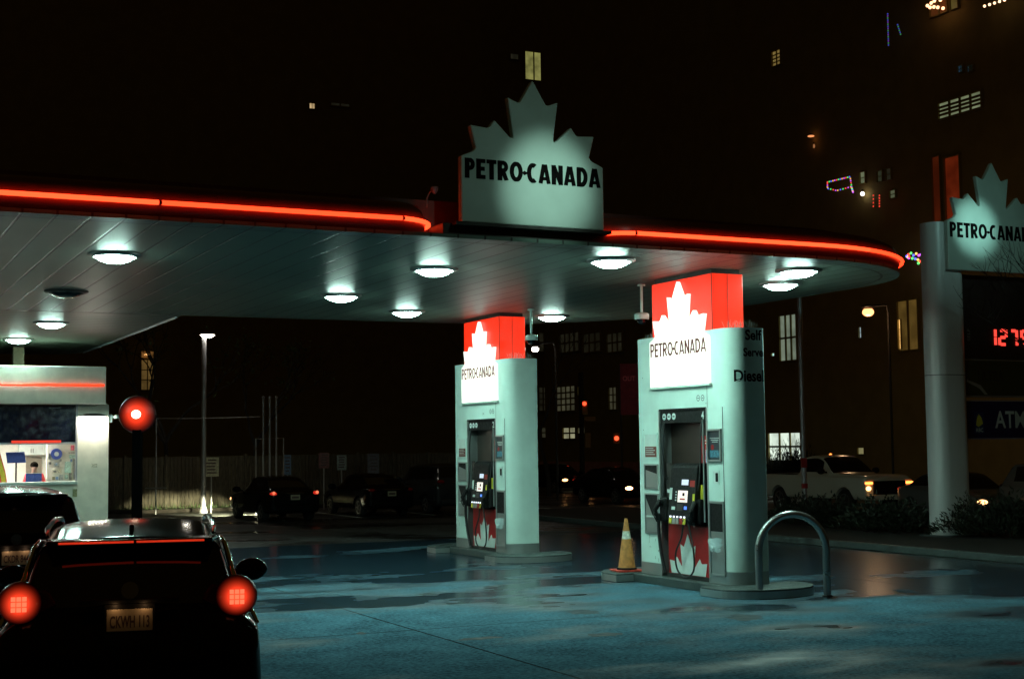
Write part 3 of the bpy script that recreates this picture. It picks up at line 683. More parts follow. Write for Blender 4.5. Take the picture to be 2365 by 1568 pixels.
# islands
def island(v, label):
    t = thing('pump_island', label, 'kerb island', W(PU4, v, 0), TH, 'raised pump islands')
    x0, x1 = -.14, T + .14
    a = MB(); o_ = [(x0, -.25), (x1, -.25), (x1, PL + .3), (x0, PL + .3)]; a.prism(o_, 0, IZ - .004).build('walk_strip', 'concrete_kerb', t, bevel=.015)
    def lobe(yc, d):
        pts = []
        for k in range(25):
            an = R(180 * k / 24); pts.append((HR + .06 + .88 * math.cos(an), yc + d * .62 * math.sin(an)))
        pts += [(HR - .82, yc - d * .40), (HR + .94, yc - d * .40)]
        return pts if d > 0 else pts[::-1]
    for yc, d in ((-.36, -1), (PL + .45, 1)):
        l = MB().prism(lobe(yc, d), 0, IZ).build('end_block', 'concrete_kerb', t, bevel=.012)
        pts = lobe(yc, d); mid = (HR, yc + d * .1); q = [((x - mid[0]) * 1.006 + mid[0], (y - mid[1]) * 1.006 + mid[1]) for x, y in pts]
        MB().prism(q, .012, IZ - .03).build('steel_edge', 'grey_metal', l)
    return t
island(PV4, 'raised kerb island with steel edge under the nearer pump column')
island(PV2, 'raised kerb island with steel edge under the farther pump column')

# traffic cone
cp = PZ(1448, 1318, IZ)
cn = thing('traffic_cone', 'faded orange traffic cone with white band on the island end', 'traffic cone', cp, .3)
MB().lathe([(.155, .05), (.105, .40), (.082, .56)], 24).build('cone_body', 'orange', cn, smooth=True)
MB().lathe([(.082, .561), (.062, .70)], 24).build('reflective_band', 'cone_white', cn, smooth=True)
MB().lathe([(.062, .701), (.030, .90), (.026, .92)], 24).build('cone_tip', 'orange', cn, smooth=True)
MB().box(-.24, .24, -.24, .24, .0, .03).build('base_plate', 'cone_red', cn, bevel=.01)
MB().prism([(.19 * math.cos(R(a)), .19 * math.sin(R(a))) for a in range(0, 360, 45)], .031, .065).build('base_ring', 'black', cn, bevel=.01)
# U bollard
a = PZ(1755, 1383); b = PZ(1911, 1377)
dv = b - a; hw = dv.length / 2; rzb = math.atan2(dv.y, dv.x); topz = PY(1835, 1187, (a.y + b.y) / 2).z
ub = thing('hoop_barrier', 'brushed steel hoop barrier standing in front of the nearer column', 'barrier', (a + b) / 2, rzb)
hr = hw; pts = [(-hw, 0, 0), (-hw, 0, topz - hr)] + [(-hw * math.cos(R(k)), 0, topz - hr + hr * math.sin(R(k))) for k in range(8, 173, 8)] + [(hw, 0, topz - hr), (hw, 0, 0)]
MB().tube(pts, .057, 16).build('hoop', mat('hoop_steel', (.33, .35, .35), .32, metal=.9, rvar=.08, vscale=4), ub, smooth=True)
for x in (-hw, hw): MB().lathe([(.085, 0), (.085, .02), (.06, .03)], 16, (x, 0, 0)).build('foot_collar', 'dark_metal', ub)

# ------------------------------------------------------------------ right pylon sign
sb = PZ(2186, 1247); SB = UV(sb)
zt = PY(2170, 517, sb.y).z
ps = thing('price_sign', 'tall roadside sign with two rounded posts, leaf panel and price boards', 'sign', sb, TH)
def rrect(x0, x1, y0, y1, r):
    o = []
    for cx_, cy_, a0 in ((x1 - r, y0 + r, -90), (x1 - r, y1 - r, 0), (x0 + r, y1 - r, 90), (x0 + r, y0 + r, 180)): o += arc(cx_, cy_, r, a0, a0 + 90, 8)
    return o
CWD = 1.02
M['post_paint'] = mat('sign_post_paint', (.72, .74, .74), .38, metal=.1, rvar=.08, stretch=(20, 20, .3), var=.04)
for k, ux in enumerate((0, 3.75)):
    c = MB().prism(rrect(ux - .38, ux + CWD - .38, -.33, .33, .3), .0, zt).build('post', 'post_paint', ps, smooth=True)
    MB().prism(rrect(ux - .385, ux + CWD - .375, -.335, .335, .3), 3.95, 3.965).build('post_joint', 'dark_metal', c)
    MB().prism(rrect(ux - .385, ux + CWD - .375, -.335, .335, .3), .28, .29).build('post_joint', 'dark_metal', c)
    MB().prism(rrect(ux - .55, ux + CWD - .2, -.5, .5, .3), .0, .14).build('post_footing', 'concrete_kerb', c)
def boardz(py): return PY(2290, py, sb.y + .9).z
X0, X1 = .66, 3.35
def board(z0, z1, m, name, y=-.1):
    f = MB().box(X0, X1, y, y + .35, z0, z1).build(name, 'silver', ps, bevel=.01)
    MB().box(X0 + .03, X1 - .03, y - .01, y, z0 + .03, z1 - .03).build(name + '_face', m, f); return f
dark = mat('unlit_board', (.03, .018, .015), .5, var=.2); olive = mat('olive_board', (.05, .045, .01), .5); navy = mat('navy_board', (.01, .008, .06), .4)
zA, zB = boardz(1014), boardz(925); zC, zD = boardz(917), boardz(832); zE = boardz(735); zF = boardz(640)
f = board(zA, zB, navy, 'cash_machine_board')
text('lettering', 'ATM', 1.0, .42, 'white_print', f, lambda x, y: (X0 + .92 + x, -.114, zA + .27 + y), .02)
MB().prism([(X0 + .26, zA + .16), (X0 + .41, zA + .12), (X0 + .56, zA + .16), (X0 + .56, zA + .68), (X0 + .26, zA + .68)], -.116, -.111, 'xz').build('emblem_shield', mat('emblem_blue', (.02, .03, .12), .4), f)
MB().prism([(X0 + .30, zA + .34), (X0 + .38, zA + .3), (X0 + .52, zA + .38), (X0 + .48, zA + .52), (X0 + .39, zA + .62), (X0 + .33, zA + .5)], -.119, -.1165, 'xz').build('emblem_figure', 'yellow', f)
text('lettering', 'RBC', .22, .09, 'white_print', f, lambda x, y: (X0 + .30 + x, -.119, zA + .18 + y), .0)
f = board(zC, zD, olive, 'grade_board')
text('lettering', 'ULTRA', .85, .26, dark, f, lambda x, y: (X0 + .42 + x, -.114, zC + .38 + y), .03)
MB().add([(X0 + .05, -.113, zC + .42), (X0 + .05, -.113, zC + .36), (X0 + .45, -.113, zC + .2), (X0 + .62, -.113, zC + .05), (X0 + .72, -.113, zC + .05), (X0 + .5, -.113, zC + .28)], [(0, 1, 2, 3, 4, 5)]).build('swoosh', 'silver', f)
f = MB().box(X0, X1, -.1, .25, zD + .02, zE).build('price_board', dark, ps)
LEDM = emat('led_digits', (1, .06, .04), 1.5)
SEG = {'1': 'bc', '2': 'abged', '7': 'abc', '5': 'afgcd', '9': 'abcdfg'}
def digit(ch, x, z, w_, h_):
    t_ = .075; mb = MB()
    pos = {'a': (x + t_, x + w_ - t_, z + h_ - t_, z + h_), 'g': (x + t_, x + w_ - t_, z + h_ / 2 - t_ / 2, z + h_ / 2 + t_ / 2), 'd': (x + t_, x + w_ - t_, z, z + t_),
           'b': (x + w_ - t_, x + w_, z + h_ / 2 + .01, z + h_ - .02), 'c': (x + w_ - t_, x + w_, z + .02, z + h_ / 2 - .01), 'f': (x, x + t_, z + h_ / 2 + .01, z + h_ - .02), 'e': (x, x + t_, z + .02, z + h_ / 2 - .01)}
    for s_ in SEG[ch]:
        a_, b_, c_, d_ = pos[s_]; mb.box(a_, b_, -.118, -.102, c_, d_)
    mb.build('price_digit', LEDM, f)
dz = boardz(800); dx = X0 + .98
for ch, o_, w_ in (('1', 0, .1), ('2', .16, .30), ('7', .53, .28), ('5', .90, .28)): digit(ch, dx + o_, dz, w_, .42)
text('lettering', 'SELF', .3, .09, 'silver', f, lambda x, y: (X0 + .22 - y, -.103, dz + .1 + x), .0)
MB().box(X0, X1, -.05, .3, zE + .01, zF).build('spandrel', dark, ps)
# leaf panel of the sign
lz = PY(2290, 636, sb.y + .9).z; lh = PY(2290, 388, sb.y + .9).z - lz
lcx = .66 + .78
MB().prism([(lcx + x, z) for x, z in leaf_pts(1.5, lh, lz)], -.46, -.337, 'xz').build('leaf_panel', 'sign_face', ps, bevel=.02)
brand_text(ps, lcx, lz, 1.5, lh, lambda x, z: (x, -.464, z), 'letter_black', weight=1.1)

# ------------------------------------------------------------------ cars
def cr(P, t):
    i = min(int(t), len(P) - 2); f = t - i
    a, b, c, d = P[max(i - 1, 0)], P[i], P[i + 1], P[min(i + 2, len(P) - 1)]
    return [.5 * ((2 * b_) + (c_ - a_) * f + (2 * a_ - 5 * b_ + 4 * c_ - d_) * f * f + (3 * b_ - a_ - 3 * c_ + d_) * f ** 3) for a_, b_, c_, d_ in zip(a, b, c, d)]
SUV = [(-2.36, .46, .92, .96, .74, .62), (-2.33, .34, 1.02, 1.07, .86, .70), (-2.24, .29, 1.08, 1.22, .92, .72), (-2.12, .28, 1.10, 1.44, .935, .68), (-1.95, .28, 1.11, 1.68, .94, .635),
       (-1.80, .28, 1.11, 1.725, .94, .63), (-.7, .28, 1.09, 1.77, .94, .65), (.25, .28, 1.07, 1.74, .94, .63), (.75, .28, 1.06, 1.56, .93, .63), (1.3, .28, 1.04, 1.14, .92, .68),
       (1.85, .30, .98, 1.03, .90, .6), (2.22, .33, .86, .90, .85, .55), (2.36, .44, .70, .73, .72, .5)]
SEDAN = [(-2.3, .44, .86, .90, .70, .58), (-2.26, .34, .94, .98, .82, .62), (-2.1, .28, .98, 1.02, .88, .66), (-1.75, .26, .98, 1.10, .90, .66), (-1.2, .25, .97, 1.36, .91, .60), (-.8, .25, .96, 1.44, .91, .58),
         (-.2, .25, .95, 1.47, .91, .58), (.35, .25, .94, 1.42, .91, .57), (.75, .25, .93, 1.24, .90, .58), (1.2, .25, .91, .99, .89, .64), (1.8, .27, .84, .88, .87, .6), (2.15, .3, .74, .78, .82, .52), (2.3, .4, .62, .65, .68, .45)]
TRUCK = [(-2.95, .55, 1.16, 1.18, .92, .80), (-2.92, .5, 1.24, 1.27, .98, .82), (-2.5, .5, 1.27, 1.29, 1.0, .84), (-.95, .5, 1.27, 1.29, 1.0, .84), (-.82, .5, 1.26, 1.60, 1.0, .76), (-.72, .5, 1.26, 1.88, 1.0, .72),
         (-.3, .5, 1.25, 1.94, 1.0, .72), (.25, .5, 1.25, 1.93, 1.0, .72), (.65, .5, 1.24, 1.70, 1.0, .76), (1.1, .5, 1.23, 1.36, 1.0, .84), (1.7, .5, 1.24, 1.33, .99, .8), (2.6, .5, 1.24, 1.31, .98, .80), (2.9, .5, 1.18, 1.24, .97, .80), (2.95, .55, 1.10, 1.16, .93, .76)]
def car(name, label, cat, loc, heading, spec, paintm, wheels, wr, side_win, rear_win, wind, group=None, sub=4, tail='tail_dim', front=None, plate=True, detail=1, rails=False, mirror=True, tailz=None, mirrorm=None):
    """heading: degrees clockwise from +Y seen from above is negative; local +Y is forward"""
    root = thing(name, label, cat, loc, R(heading), group)
    NS = (len(spec) - 1) * sub; KJ = 2
    def sect(y, zl, zb, zt, wb, wrf):
        d = zt - zb; h = zb - zl
        return [(0, zl), (.8 * wb, zl), (.965 * wb, zl + .05), (wb, zl + .3 * h), (wb * .995, zl + .62 * h), (.975 * wb, zb - .05), (.93 * wb - .0, zb), (wrf + (.9 * wb - wrf) * .5, zb + .42 * d),
                (wrf + .02, zb + .84 * d), (wrf * .90, zb + .955 * d), (.55 * wrf, zt), (0, zt + .012)]
    grid = []
    for i in range(NS + 1):
        s = cr(spec, i / sub); S = sect(*s); n = (len(S) - 1) * KJ
        half = [cr(S, j / KJ) for j in range(n + 1)]
        grid.append([(x, s[0], z) for x, z in half])
    n = len(grid[0]) - 1
    full = [row + [(-x, y, z) for x, y, z in reversed(row[1:-1])] for row in grid]
    K = len(full[0]); mb = MB(); vs = [p for r_ in full for p in r_]; fs = []
    for i in range(NS):
        for k in range(K): fs.append((i * K + k, i * K + (k + 1) % K, (i + 1) * K + (k + 1) % K, (i + 1) * K + k)[::-1])
    fs += [tuple(range(K)), tuple(range(NS * K, (NS + 1) * K))[::-1]]
    mb.add(vs, fs); body = mb.build('body', paintm, root)
    # wheel arches
    cut = MB()
    for wy in wheels:
        for sx in (-1, 1):
            cut.lathe([(wr + .07, sx * .62), (wr + .07, sx * 1.2)][::(1 if sx > 0 else -1)], 28, (0, wy, wr + .0), 'x')
    co = cut.build('cut', 'black', root); md = body.modifiers.new("b", 'BOOLEAN'); md.object = co; md.operation = 'DIFFERENCE'; md.solver = 'EXACT'
    me = evalmesh(body); body.modifiers.clear(); body.data = me; cm_ = co.data; bpy.data.objects.remove(co)
    for p in me.polygons: p.use_smooth = True
    me.set_sharp_from_angle(angle=R(45))
    if not me.materials: me.materials.append(M[paintm])
    def nrm(i, j, sgn):
        i0, i1, j0, j1 = max(i - 1, 0), min(i + 1, NS), max(j - 1, 0), min(j + 1, n)
        a_ = Vector(grid[i1][j]) - Vector(grid[i0][j]); b_ = Vector(grid[i][j1]) - Vector(grid[i][j0]); q = a_.cross(b_)
        q = q.normalized() if q.length > 1e-9 else Vector((0, 0, 1))
        c_ = Vector(grid[i][j]) - Vector((0, grid[i][j][1], .8))
        if q.dot(c_) < 0: q = -q
        return q
    def patch(nm, i0, i1, j0, j1, m, sides, off=.006, par=None):
        for sg_ in sides:
            vs_ = []; fs_ = []; wj = j1 - j0 + 1
            for i in range(i0, i1 + 1):
                for j in range(j0, j1 + 1):
                    p = Vector(grid[i][j]) + nrm(i, j, 1) * off; vs_.append((p.x * sg_, p.y, p.z))
            for i in range(i1 - i0):
                for j in range(wj - 1): fs_.append((i * wj + j, i * wj + j + 1, (i + 1) * wj + j + 1, (i + 1) * wj + j))
            o_ = MB().add(vs_, fs_).build(nm, m, par or root, smooth=True)
    def ist(y):
        return min(range(NS + 1), key=lambda i: abs(grid[i][0][1] - y))
    def cross(nm, y0, y1, j0, m, off=.006):
        i0, i1 = ist(y0), ist(y1); vs_ = []; fs_ = []; js = list(range(j0, n + 1)); wj = len(js) * 2 - 1
        for i in range(i0, i1 + 1):
            rowp = [Vector(grid[i][j]) + nrm(i, j, 1) * off for j in js]
            vs_ += [tuple(p) for p in rowp] + [(-p.x, p.y, p.z) for p in reversed(rowp[:-1])]
        for i in range(i1 - i0):
            for j in range(wj - 1): fs_.append((i * wj + j, i * wj + j + 1, (i + 1) * wj + j + 1, (i + 1) * wj + j))
        MB().add(vs_, fs_).build(nm, m, root, smooth=True)
    for (y0, y1) in side_win: patch('side_window', ist(y0), ist(y1), 6 * KJ + 1, 8 * KJ, 'glass_dark', (1, -1))
    if rear_win: cross('rear_window', rear_win[0], rear_win[1], 8 * KJ + 1, 'glass_dark')
    if wind: cross('windshield', wind[0], wind[1], 8 * KJ + 1, 'glass_dark')
    WB = max(s[4] for s in spec)
    for wy in wheels:
        for sx in (-1, 1):
            wl = thing('wheel', '', '', (sx * (WB - .13), wy, wr)); del wl['label'], wl['category']; wl.parent = root
            MB().lathe([(wr * .62, -.1), (wr * .93, -.11), (wr, -.07), (wr, .07), (wr * .93, .11), (wr * .62, .1)], 28, (0, 0, 0), 'x').build('tyre', 'tyre', wl, smooth=True)
            rm = MB(); s_ = sx
            rm.lathe([(wr * .66, .07 * s_), (wr * .66, .112 * s_), (wr * .60, .112 * s_), (wr * .58, .05 * s_)], 28, (0, 0, 0), 'x')
            for k in range(5 if detail < 2 else 7):
                an = 2 * math.pi * k / (5 if detail < 2 else 7)
                rm.tube([(.10 * s_, .04 * math.cos(an), .04 * math.sin(an)), (.105 * s_, wr * .62 * math.cos(an), wr * .62 * math.sin(an))], .022, 5)
            rm.lathe([(.05, .12 * s_), (.06, .05 * s_)], 12, (0, 0, 0), 'x')
            rm.build('rim', 'rim', wl, smooth=True)
    # mirrors
    if mirror:
        ym, zm = mirror
        for sx in (-1, 1):
            MB().ball((sx * (WB + .12), ym, zm), .15, .08, .105, 14, 8).build('mirror', mirrorm or paintm, root, smooth=True)
            MB().tube([(sx * (WB - .10), ym + .02, zm - .04), (sx * (WB + .06), ym, zm - .02)], .03, 8).build('mirror_stalk', 'black', root)
    return root, grid, ist, n
# --- near black SUV
rc = PY(299, 1500, 10.15); hd_ = 14.3; Lh = 2.36
pos = Vector((rc.x, rc.y, 0)) + Vector((-math.sin(R(hd_)), math.cos(R(hd_)), 0)) * Lh
root, gr, ist, nn_ = car('suv', 'black sport utility car nearest the camera, rear view, brake lamps glowing red', 'car', pos, hd_, SUV, 'p_black', (-1.42, 1.42), .37,
    [(-1.85, -1.15), (-1.05, -.1), (0, .65)], (-2.22, -1.97), (.35, 1.22), 'cars waiting at the pumps', sub=6, detail=2, mirror=(.78, 1.24))
def suv_details(root, lit=True, plate_txt='CKWH 113', y=-2.36, zt_=1.30, xt=.745):
    yb = y
    for sx in (-1, 1):
        tl = MB().ball((0, 0, 0), .155, .12, .15, 28, 14).build('tail_lamp', 'tail_on' if lit else 'tail_dim', root, smooth=True, loc=(sx * xt, yb + .13, zt_))
        mb = MB()
        for i in range(3):
            for j in range(3): mb.box(-.052 + i * .037, -.052 + i * .037 + .029, -.127, -.108, -.052 + j * .037, -.052 + j * .037 + .029)
        if lit: mb.build('led_cluster', 'tail_core', tl)
        MB().prism([(sx * .86, zt_ + .10), (sx * .56, zt_ + .08), (sx * .50, zt_ - .02), (sx * .70, zt_ - .12), (sx * .86, zt_ - .1)], yb + .11, yb + .2, 'xz').build('lamp_housing', mat('red_lens', (.12, .004, .004), .15), root, bevel=.02)
    MB().box(-.158, .158, yb - .018, yb - .004, .97 + .12, .97 + .275).build('number_plate', 'plate', root, bevel=.004)
    pl = root.children[-1]
    text('plate_text', plate_txt, .27, .085, 'plate_ink', pl, lambda x, z: (-.135 + x, yb - .0195, 1.115 + z), .02)
    MB().box(-.17, .17, yb - .012, yb + .05, .99, 1.28).build('plate_recess', 'black', root)
    MB().box(-.34, .34, yb - .03, yb + .05, 1.285, 1.315).build('tailgate_trim', 'black', root, bevel=.008)
    MB().lathe([(.06, 0), (.06, .012), (.045, .016)], 20, (0, yb - .03 + .02, 1.375), 'y').build('emblem', 'chrome', root, smooth=True)
    MB().box(-.80, .80, yb - .07, yb + .14, .40, .72).build('rear_bumper', 'black', root, bevel=.06)
    for sx in (-1, 1): MB().box(sx * .66 - .1, sx * .66 + .1, yb - .078, yb - .06, .58, .62).build('reflector', 'red_paint', root)
suv_details(root)
# near SUV extras
MB().box(-.50, .02, -2.160, -2.10, 1.692, 1.706).build('neon_reflection', 'neon_glint', root)  # glowing strips stand in for the canopy tube reflected in the spoiler edge
MB().box(.04, .52, -2.160, -2.10, 1.692, 1.706).build('neon_reflection', 'neon_glint', root, bevel=.004)
MB().prism([(-.58, -2.14), (.58, -2.14), (.64, -1.84), (-.64, -1.84)], 1.685, 1.715).build('roof_spoiler', 'p_black', root, bevel=.012)
for sx in (-1, 1):
    MB().tube([(sx * .60, -1.75, 1.73), (sx * .61, -1.6, 1.775), (sx * .62, -.6, 1.80), (sx * .61, .15, 1.775), (sx * .60, .3, 1.735)], [.012, .02, .02, .02, .012], 8).build('roof_rail', 'chrome', root, smooth=True)
for sx in (-1, 1):
    MB().tube([(sx * .655, -1.70, 1.70), (sx * .68, -1.93, 1.655), (sx * .73, -2.10, 1.45), (sx * .83, -2.22, 1.24), (sx * .90, -2.27, 1.10)], [.012, .02, .02, .02, .012], 10).build('pillar_highlight', 'chrome', root, smooth=True)  # added chrome tubes standing in for highlights along the rear pillars
MB().prism([(-1.70, 1.70), (-1.42, 1.74), (-1.62, 1.80), (-1.69, 1.80)], -.018, .018, 'yz').build('antenna_fin', 'p_black', root, bevel=.008)
MB().tube([(0, -2.27, 1.18), (.12, -2.255, 1.2), (.42, -2.22, 1.23)], .012, 6).build('rear_wiper', 'black', root)
for dx_ in (-.1, .1):
    ld = bpy.data.lights.new('plate_light', 'POINT'); ld.energy = .08; ld.color = (1, .55, .25); ld.shadow_soft_size = .012
    lo = bpy.data.objects.new('plate_light', ld); col.objects.link(lo); lo.parent = root; lo.location = (dx_, -2.36 - .06, 1.265)
# --- van/SUV behind it
rc = PY(37, 1300, 16.2); hd2 = 26
pos = Vector((rc.x, rc.y, 0)) + VX * 2.36
root2, *_ = car('minivan', 'black minivan with heart decal on its rear window, behind the nearest car', 'car', pos, hd2, [(a_, b_, c_, d_ + (.16 if d_ > 1.2 else .02), e_, f_ + (.05 if d_ > 1.2 else 0)) for a_, b_, c_, d_, e_, f_ in SUV], 'p_black', (-1.42, 1.42), .36,
    [(-1.85, -1.15), (-1.05, -.1), (0, .65)], (-2.22, -1.97), (.35, 1.22), 'cars waiting at the pumps', sub=5, detail=1, mirror=(.78, 1.24))
suv_details(root2, False, 'CKDR 844', xt=.80, zt_=1.3)
hm = MB(); hp_ = []
for k in range(28):
    a_ = 2 * math.pi * k / 28; hx = .0072 * 16 * math.sin(a_) ** 3; hz = .0072 * (13 * math.cos(a_) - 5 * math.cos(2 * a_) - 2 * math.cos(3 * a_) - math.cos(4 * a_)); hp_.append((hx, hz))
hpi = [(x * .7, z * .7) for x, z in hp_]
for k in range(28):
    k2 = (k + 1) % 28; f3 = lambda p: (.42 + p[0], -2.215 + (p[1]) * .45, 1.43 + p[1] * .9)
    hm.add([f3(hp_[k]), f3(hp_[k2]), f3(hpi[k2]), f3(hpi[k])], [(0, 1, 2, 3)])
hm.build('heart_decal', mat('decal', (.16, .28, .38), .5), root2)
MB().prism([(-.58, -2.16), (.58, -2.16), (.64, -1.84), (-.64, -1.84)], 1.835, 1.865).build('roof_spoiler', 'p_black', root2, bevel=.012)
for dx_ in (-.1, .1):
    ld = bpy.data.lights.new('plate_light', 'POINT'); ld.energy = .12; ld.color = (1, .6, .35); ld.shadow_soft_size = .012
    lo = bpy.data.objects.new('plate_light', ld); col.objects.link(lo); lo.parent = root2; lo.location = (dx_, -2.36 - .06, 1.265)
# --- parked cars
def small_car(px, Y, heading, label, spec, pm, tailm, headm, name='parked_car', group='cars parked along the wooden fence', endref='rear', zt_=.92, suvw=False, ptxt='BKRT 207', headx=.68, platez=.80, tl=True, hz=.66):
    h = R(heading); d = Vector((-math.sin(h), math.cos(h), 0)); L_ = spec[-1][0]
    r_ = PY(px, 1100, Y); pos = Vector((r_.x, r_.y, 0)) + (d * L_ if endref == 'rear' else -d * L_)
    wins = [(-1.5, -.85), (-.75, .0), (.1, .7)] if not suvw else [(-1.85, -1.15), (-1.05, -.1), (0, .65)]
    rw = (-1.7, -1.0) if not suvw else (-2.22, -1.97); wi = (.42, 1.12) if not suvw else (.35, 1.22)
    rt, *_ = car(name, label, 'car', pos, heading, spec, pm, (-1.38, 1.38), .33, wins, rw, wi, group, sub=3, mirror=(.75, 1.02 if not suvw else 1.2))
    yb = spec[0][0]
    for sx in (-1, 1):
        if tl: MB().ball((sx * .70, yb + .10, zt_), .14, .12, .07, 12, 6).build('tail_lamp', tailm, rt, smooth=True)
        MB().ball((sx * headx, L_ - .12, hz), .15, .16, .075, 12, 6).build('headlamp', headm, rt, smooth=True)
    p_ = MB().box(-.155, .155, yb - .02, yb - .004, platez - .08, platez + .08).build('number_plate', 'plate', rt)
    MB().box(-.12, .12, yb - .0225, yb - .0205, platez - .035, platez + .03).build('plate_text', 'plate_ink', p_)
    MB().box(-.74, .74, yb - .05, yb + .14, .36, .56).build('rear_bumper', pm, rt, bevel=.05)
    MB().box(-.42, .42, L_ - .05, L_ + .012, .42, .58).build('grille', 'black', rt, bevel=.02)
    MB().tube([(sx2 * .0, yb + .1, 1.0) for sx2 in (0, 0)] if False else [(-.3, yb - .01, platez + .14), (.3, yb - .01, platez + .14)], .012, 6).build('chrome_trim', 'chrome', rt)
    return rt
c1 = small_car(682, 46.6, 28, 'black car with lit tail lamps parked by the three vent pipes', SEDAN, 'p_black', 'tail_dim', 'head_on')
for sx, s_ in ((-1, 1.0), (1, .7)): MB().ball((sx * .74, -2.34, .95), .055, .03, .055, 10, 6).build('tail_bulb', 'tail_core', c1)
c2 = small_car(905, 49.2, 28, 'unlit black car parked second along the fence, left of the far column', SEDAN, 'p_black', M.setdefault('red_lens', mat('red_lens_unlit', (.3, .01, .01), .15)), 'head_off', ptxt='CAST 311')
c3 = small_car(1062, 51.0, 28, 'dark sport utility car parked half hidden behind the far pump column', SUV, 'p_dark', 'red_lens', 'head_off', suvw=True, zt_=1.15, platez=.98)
# car1 headlights shining on the fence
for sx in (-.65, .65):
    ld = bpy.data.lights.new('headlight_beam', 'SPOT'); ld.energy = 3800; ld.color = (1, .97, .6); ld.spot_size = R(40); ld.spot_blend = .35; ld.shadow_soft_size = .06
    lo = bpy.data.objects.new('headlight_beam', ld); col.objects.link(lo); lo.parent = c1; lo.location = (sx, 2.42, .62); lo.rotation_euler = (R(72), 0, R(6))
# --- street vehicles
a = PY(2053, 1100, 46.4)
hdT = 180 + 23; h = R(hdT); d = Vector((-math.sin(h), math.cos(h), 0))
tpos = Vector((a.x, a.y, 0)) - d * 2.95
tr, tg, *_ = car('pickup_truck', 'white pickup truck with lit headlamps driving on the street behind the nearer column', 'truck', tpos, hdT, TRUCK, 'p_white', (-1.95, 1.85), .42,
    [(-.62, .55)], None, (.35, 1.02), None, sub=3, mirror=(.80, 1.42), mirrorm='black')
MB().box(-.80, .80, -2.88, -.98, 1.0, 1.31).build('cargo_bed', 'black', tr)
MB().box(-.64, .64, 2.90, 3.0, .66, 1.12).build('grille', 'black', tr, bevel=.03)
MB().box(-.92, .92, 2.86, 3.06, .50, .68).build('front_bumper', 'p_white', tr, bevel=.04)
for sx in (-1, 1):
    MB().box(sx * .80 - .14, sx * .80 + .14, 2.85, 2.985, 1.02, 1.09).build('turn_lamp', 'amber_on', tr, bevel=.01)
    MB().ball((sx * .82, 2.95, .88), .10, .06, .075, 12, 6).build('headlamp', 'head_on', tr, smooth=True)
MB().ball((0, -.2, 1.96), .05, .05, .04, 12, 6).build('roof_beacon', 'amber_on', tr)
MB().ball((-.95, .55, 1.45), .06, .06, .05, 10, 5).build('mirror_reflection', 'amber_on', tr)  # glowing ball painted in for the orange reflection at the mirror
MB().box(-1.01, -.985, .58, .6, .6, 1.2).build('door_seam', 'black', tr)
small_car(2322, 40, 180 + 14, 'white car with lit headlamp right of the thick sign post', SEDAN, 'p_silver', 'tail_dim', 'head_on', 'car', 'cars driving on the street', 'front')
small_car(2350, 41.0, 180 + 30, 'silver car with red tail lamp at the right edge of the picture', SUV, 'p_silver', 'tail_on', 'head_on', 'car', 'cars driving on the street', 'rear', suvw=True, zt_=1.1)
small_car(1490, 57, 180 + 26, 'black car with glaring orange headlamp left of the nearer column', SEDAN, 'p_black', 'tail_dim', M.setdefault('head_orange', emat('headlamp_orange', (1, .45, .18), 16)), 'car', 'cars driving on the street', 'front')
small_car(1335, 72, 180 + 26, 'distant dark car with white headlamps right of the farther column', SEDAN, 'p_black', 'tail_dim', 'head_on', 'car', 'cars driving on the street', 'front')

# ------------------------------------------------------------------ kiosk
KV = 37.9; KU = 6.72
kb_ = PV(250, 1100, KV); KU = kb_.x
def kz(py, px=120): return PV(px, py, KV).z
def ku(px, py=1000): return PV(px, py, KV).x
zf1, zf0 = kz(848), kz(934); zg = kz(1023); zs = kz(1112)
uw = ku(179); UF = ku(235)
KL = UL + 9
ki = thing('kiosk', 'lit white cashier kiosk with red tube on its fascia and large windows', 'kiosk', (0, 0, 0), TH)
MB().box(KL, UF, KV - .55, KV + .5, zf0, zf1).build('fascia', 'beige', ki, bevel=.02)
MB().box(KL, KU, KV + .502, KV + 5, zf0 + .05, zf1 - .05).build('roof', 'dark_metal', ki)
MB().tube([(KL, KV - .60, (zf0 + zf1) / 2), (ku(230) , KV - .60, (zf0 + zf1) / 2)], .030, 10).build('light_tube', M.setdefault('neon_dim', emat('dim_neon_tube', (1, .045, .012), 2.0)), ki, smooth=True)
wl_ = MB(); wl_.box(uw, KU, KV, KV + .25, 0, zf0).box(KU - .25, KU, KV + .25, KV + 4.8, 0, zf0 + .04); wl_.build('wall', 'beige', ki)
MB().box(KL, uw, KV, KV + .2, 0, zs - .08).build('low_wall', 'beige', ki)
MB().box(KL, uw, KV - .12, KV + .35, zs - .078, zs).build('counter_sill', 'white_print', ki, bevel=.01)
up = MB().box(KL, uw, KV + .02, KV + .08, zg, zf0).build('upper_window', mat('tinted_upper_glass', (.008, .012, .03), .16, spec=.8, rvar=.1), ki)
mb = MB(); mb.box(uw - .05, uw - .001, KV - .03, KV + .02, zs, zf0).box(KL, uw - .05, KV - .02, KV + .018, zg - .03, zg + .02).build('window_frame', 'silver', ki)
gl = bpy.data.materials.new('clear_glass'); gl.use_nodes = True; nt = gl.node_tree
gb = nt.nodes.new("ShaderNodeBsdfGlossy"); gb.inputs["Roughness"].default_value = .02; tb = nt.nodes.new("ShaderNodeBsdfTransparent"); ms = nt.nodes.new("ShaderNodeMixShader"); ms.inputs[0].default_value = .06
nt.links.new(tb.outputs[0], ms.inputs[1]); nt.links.new(gb.outputs[0], ms.inputs[2]); nt.links.new(ms.outputs[0], nt.nodes["Material Output"].inputs[0])
MB().box(KL, uw - .05, KV + .03, KV + .045, zs, zg - .03).build('window_pane', gl, ki)
tk0, tk1 = ku(27), ku(141)
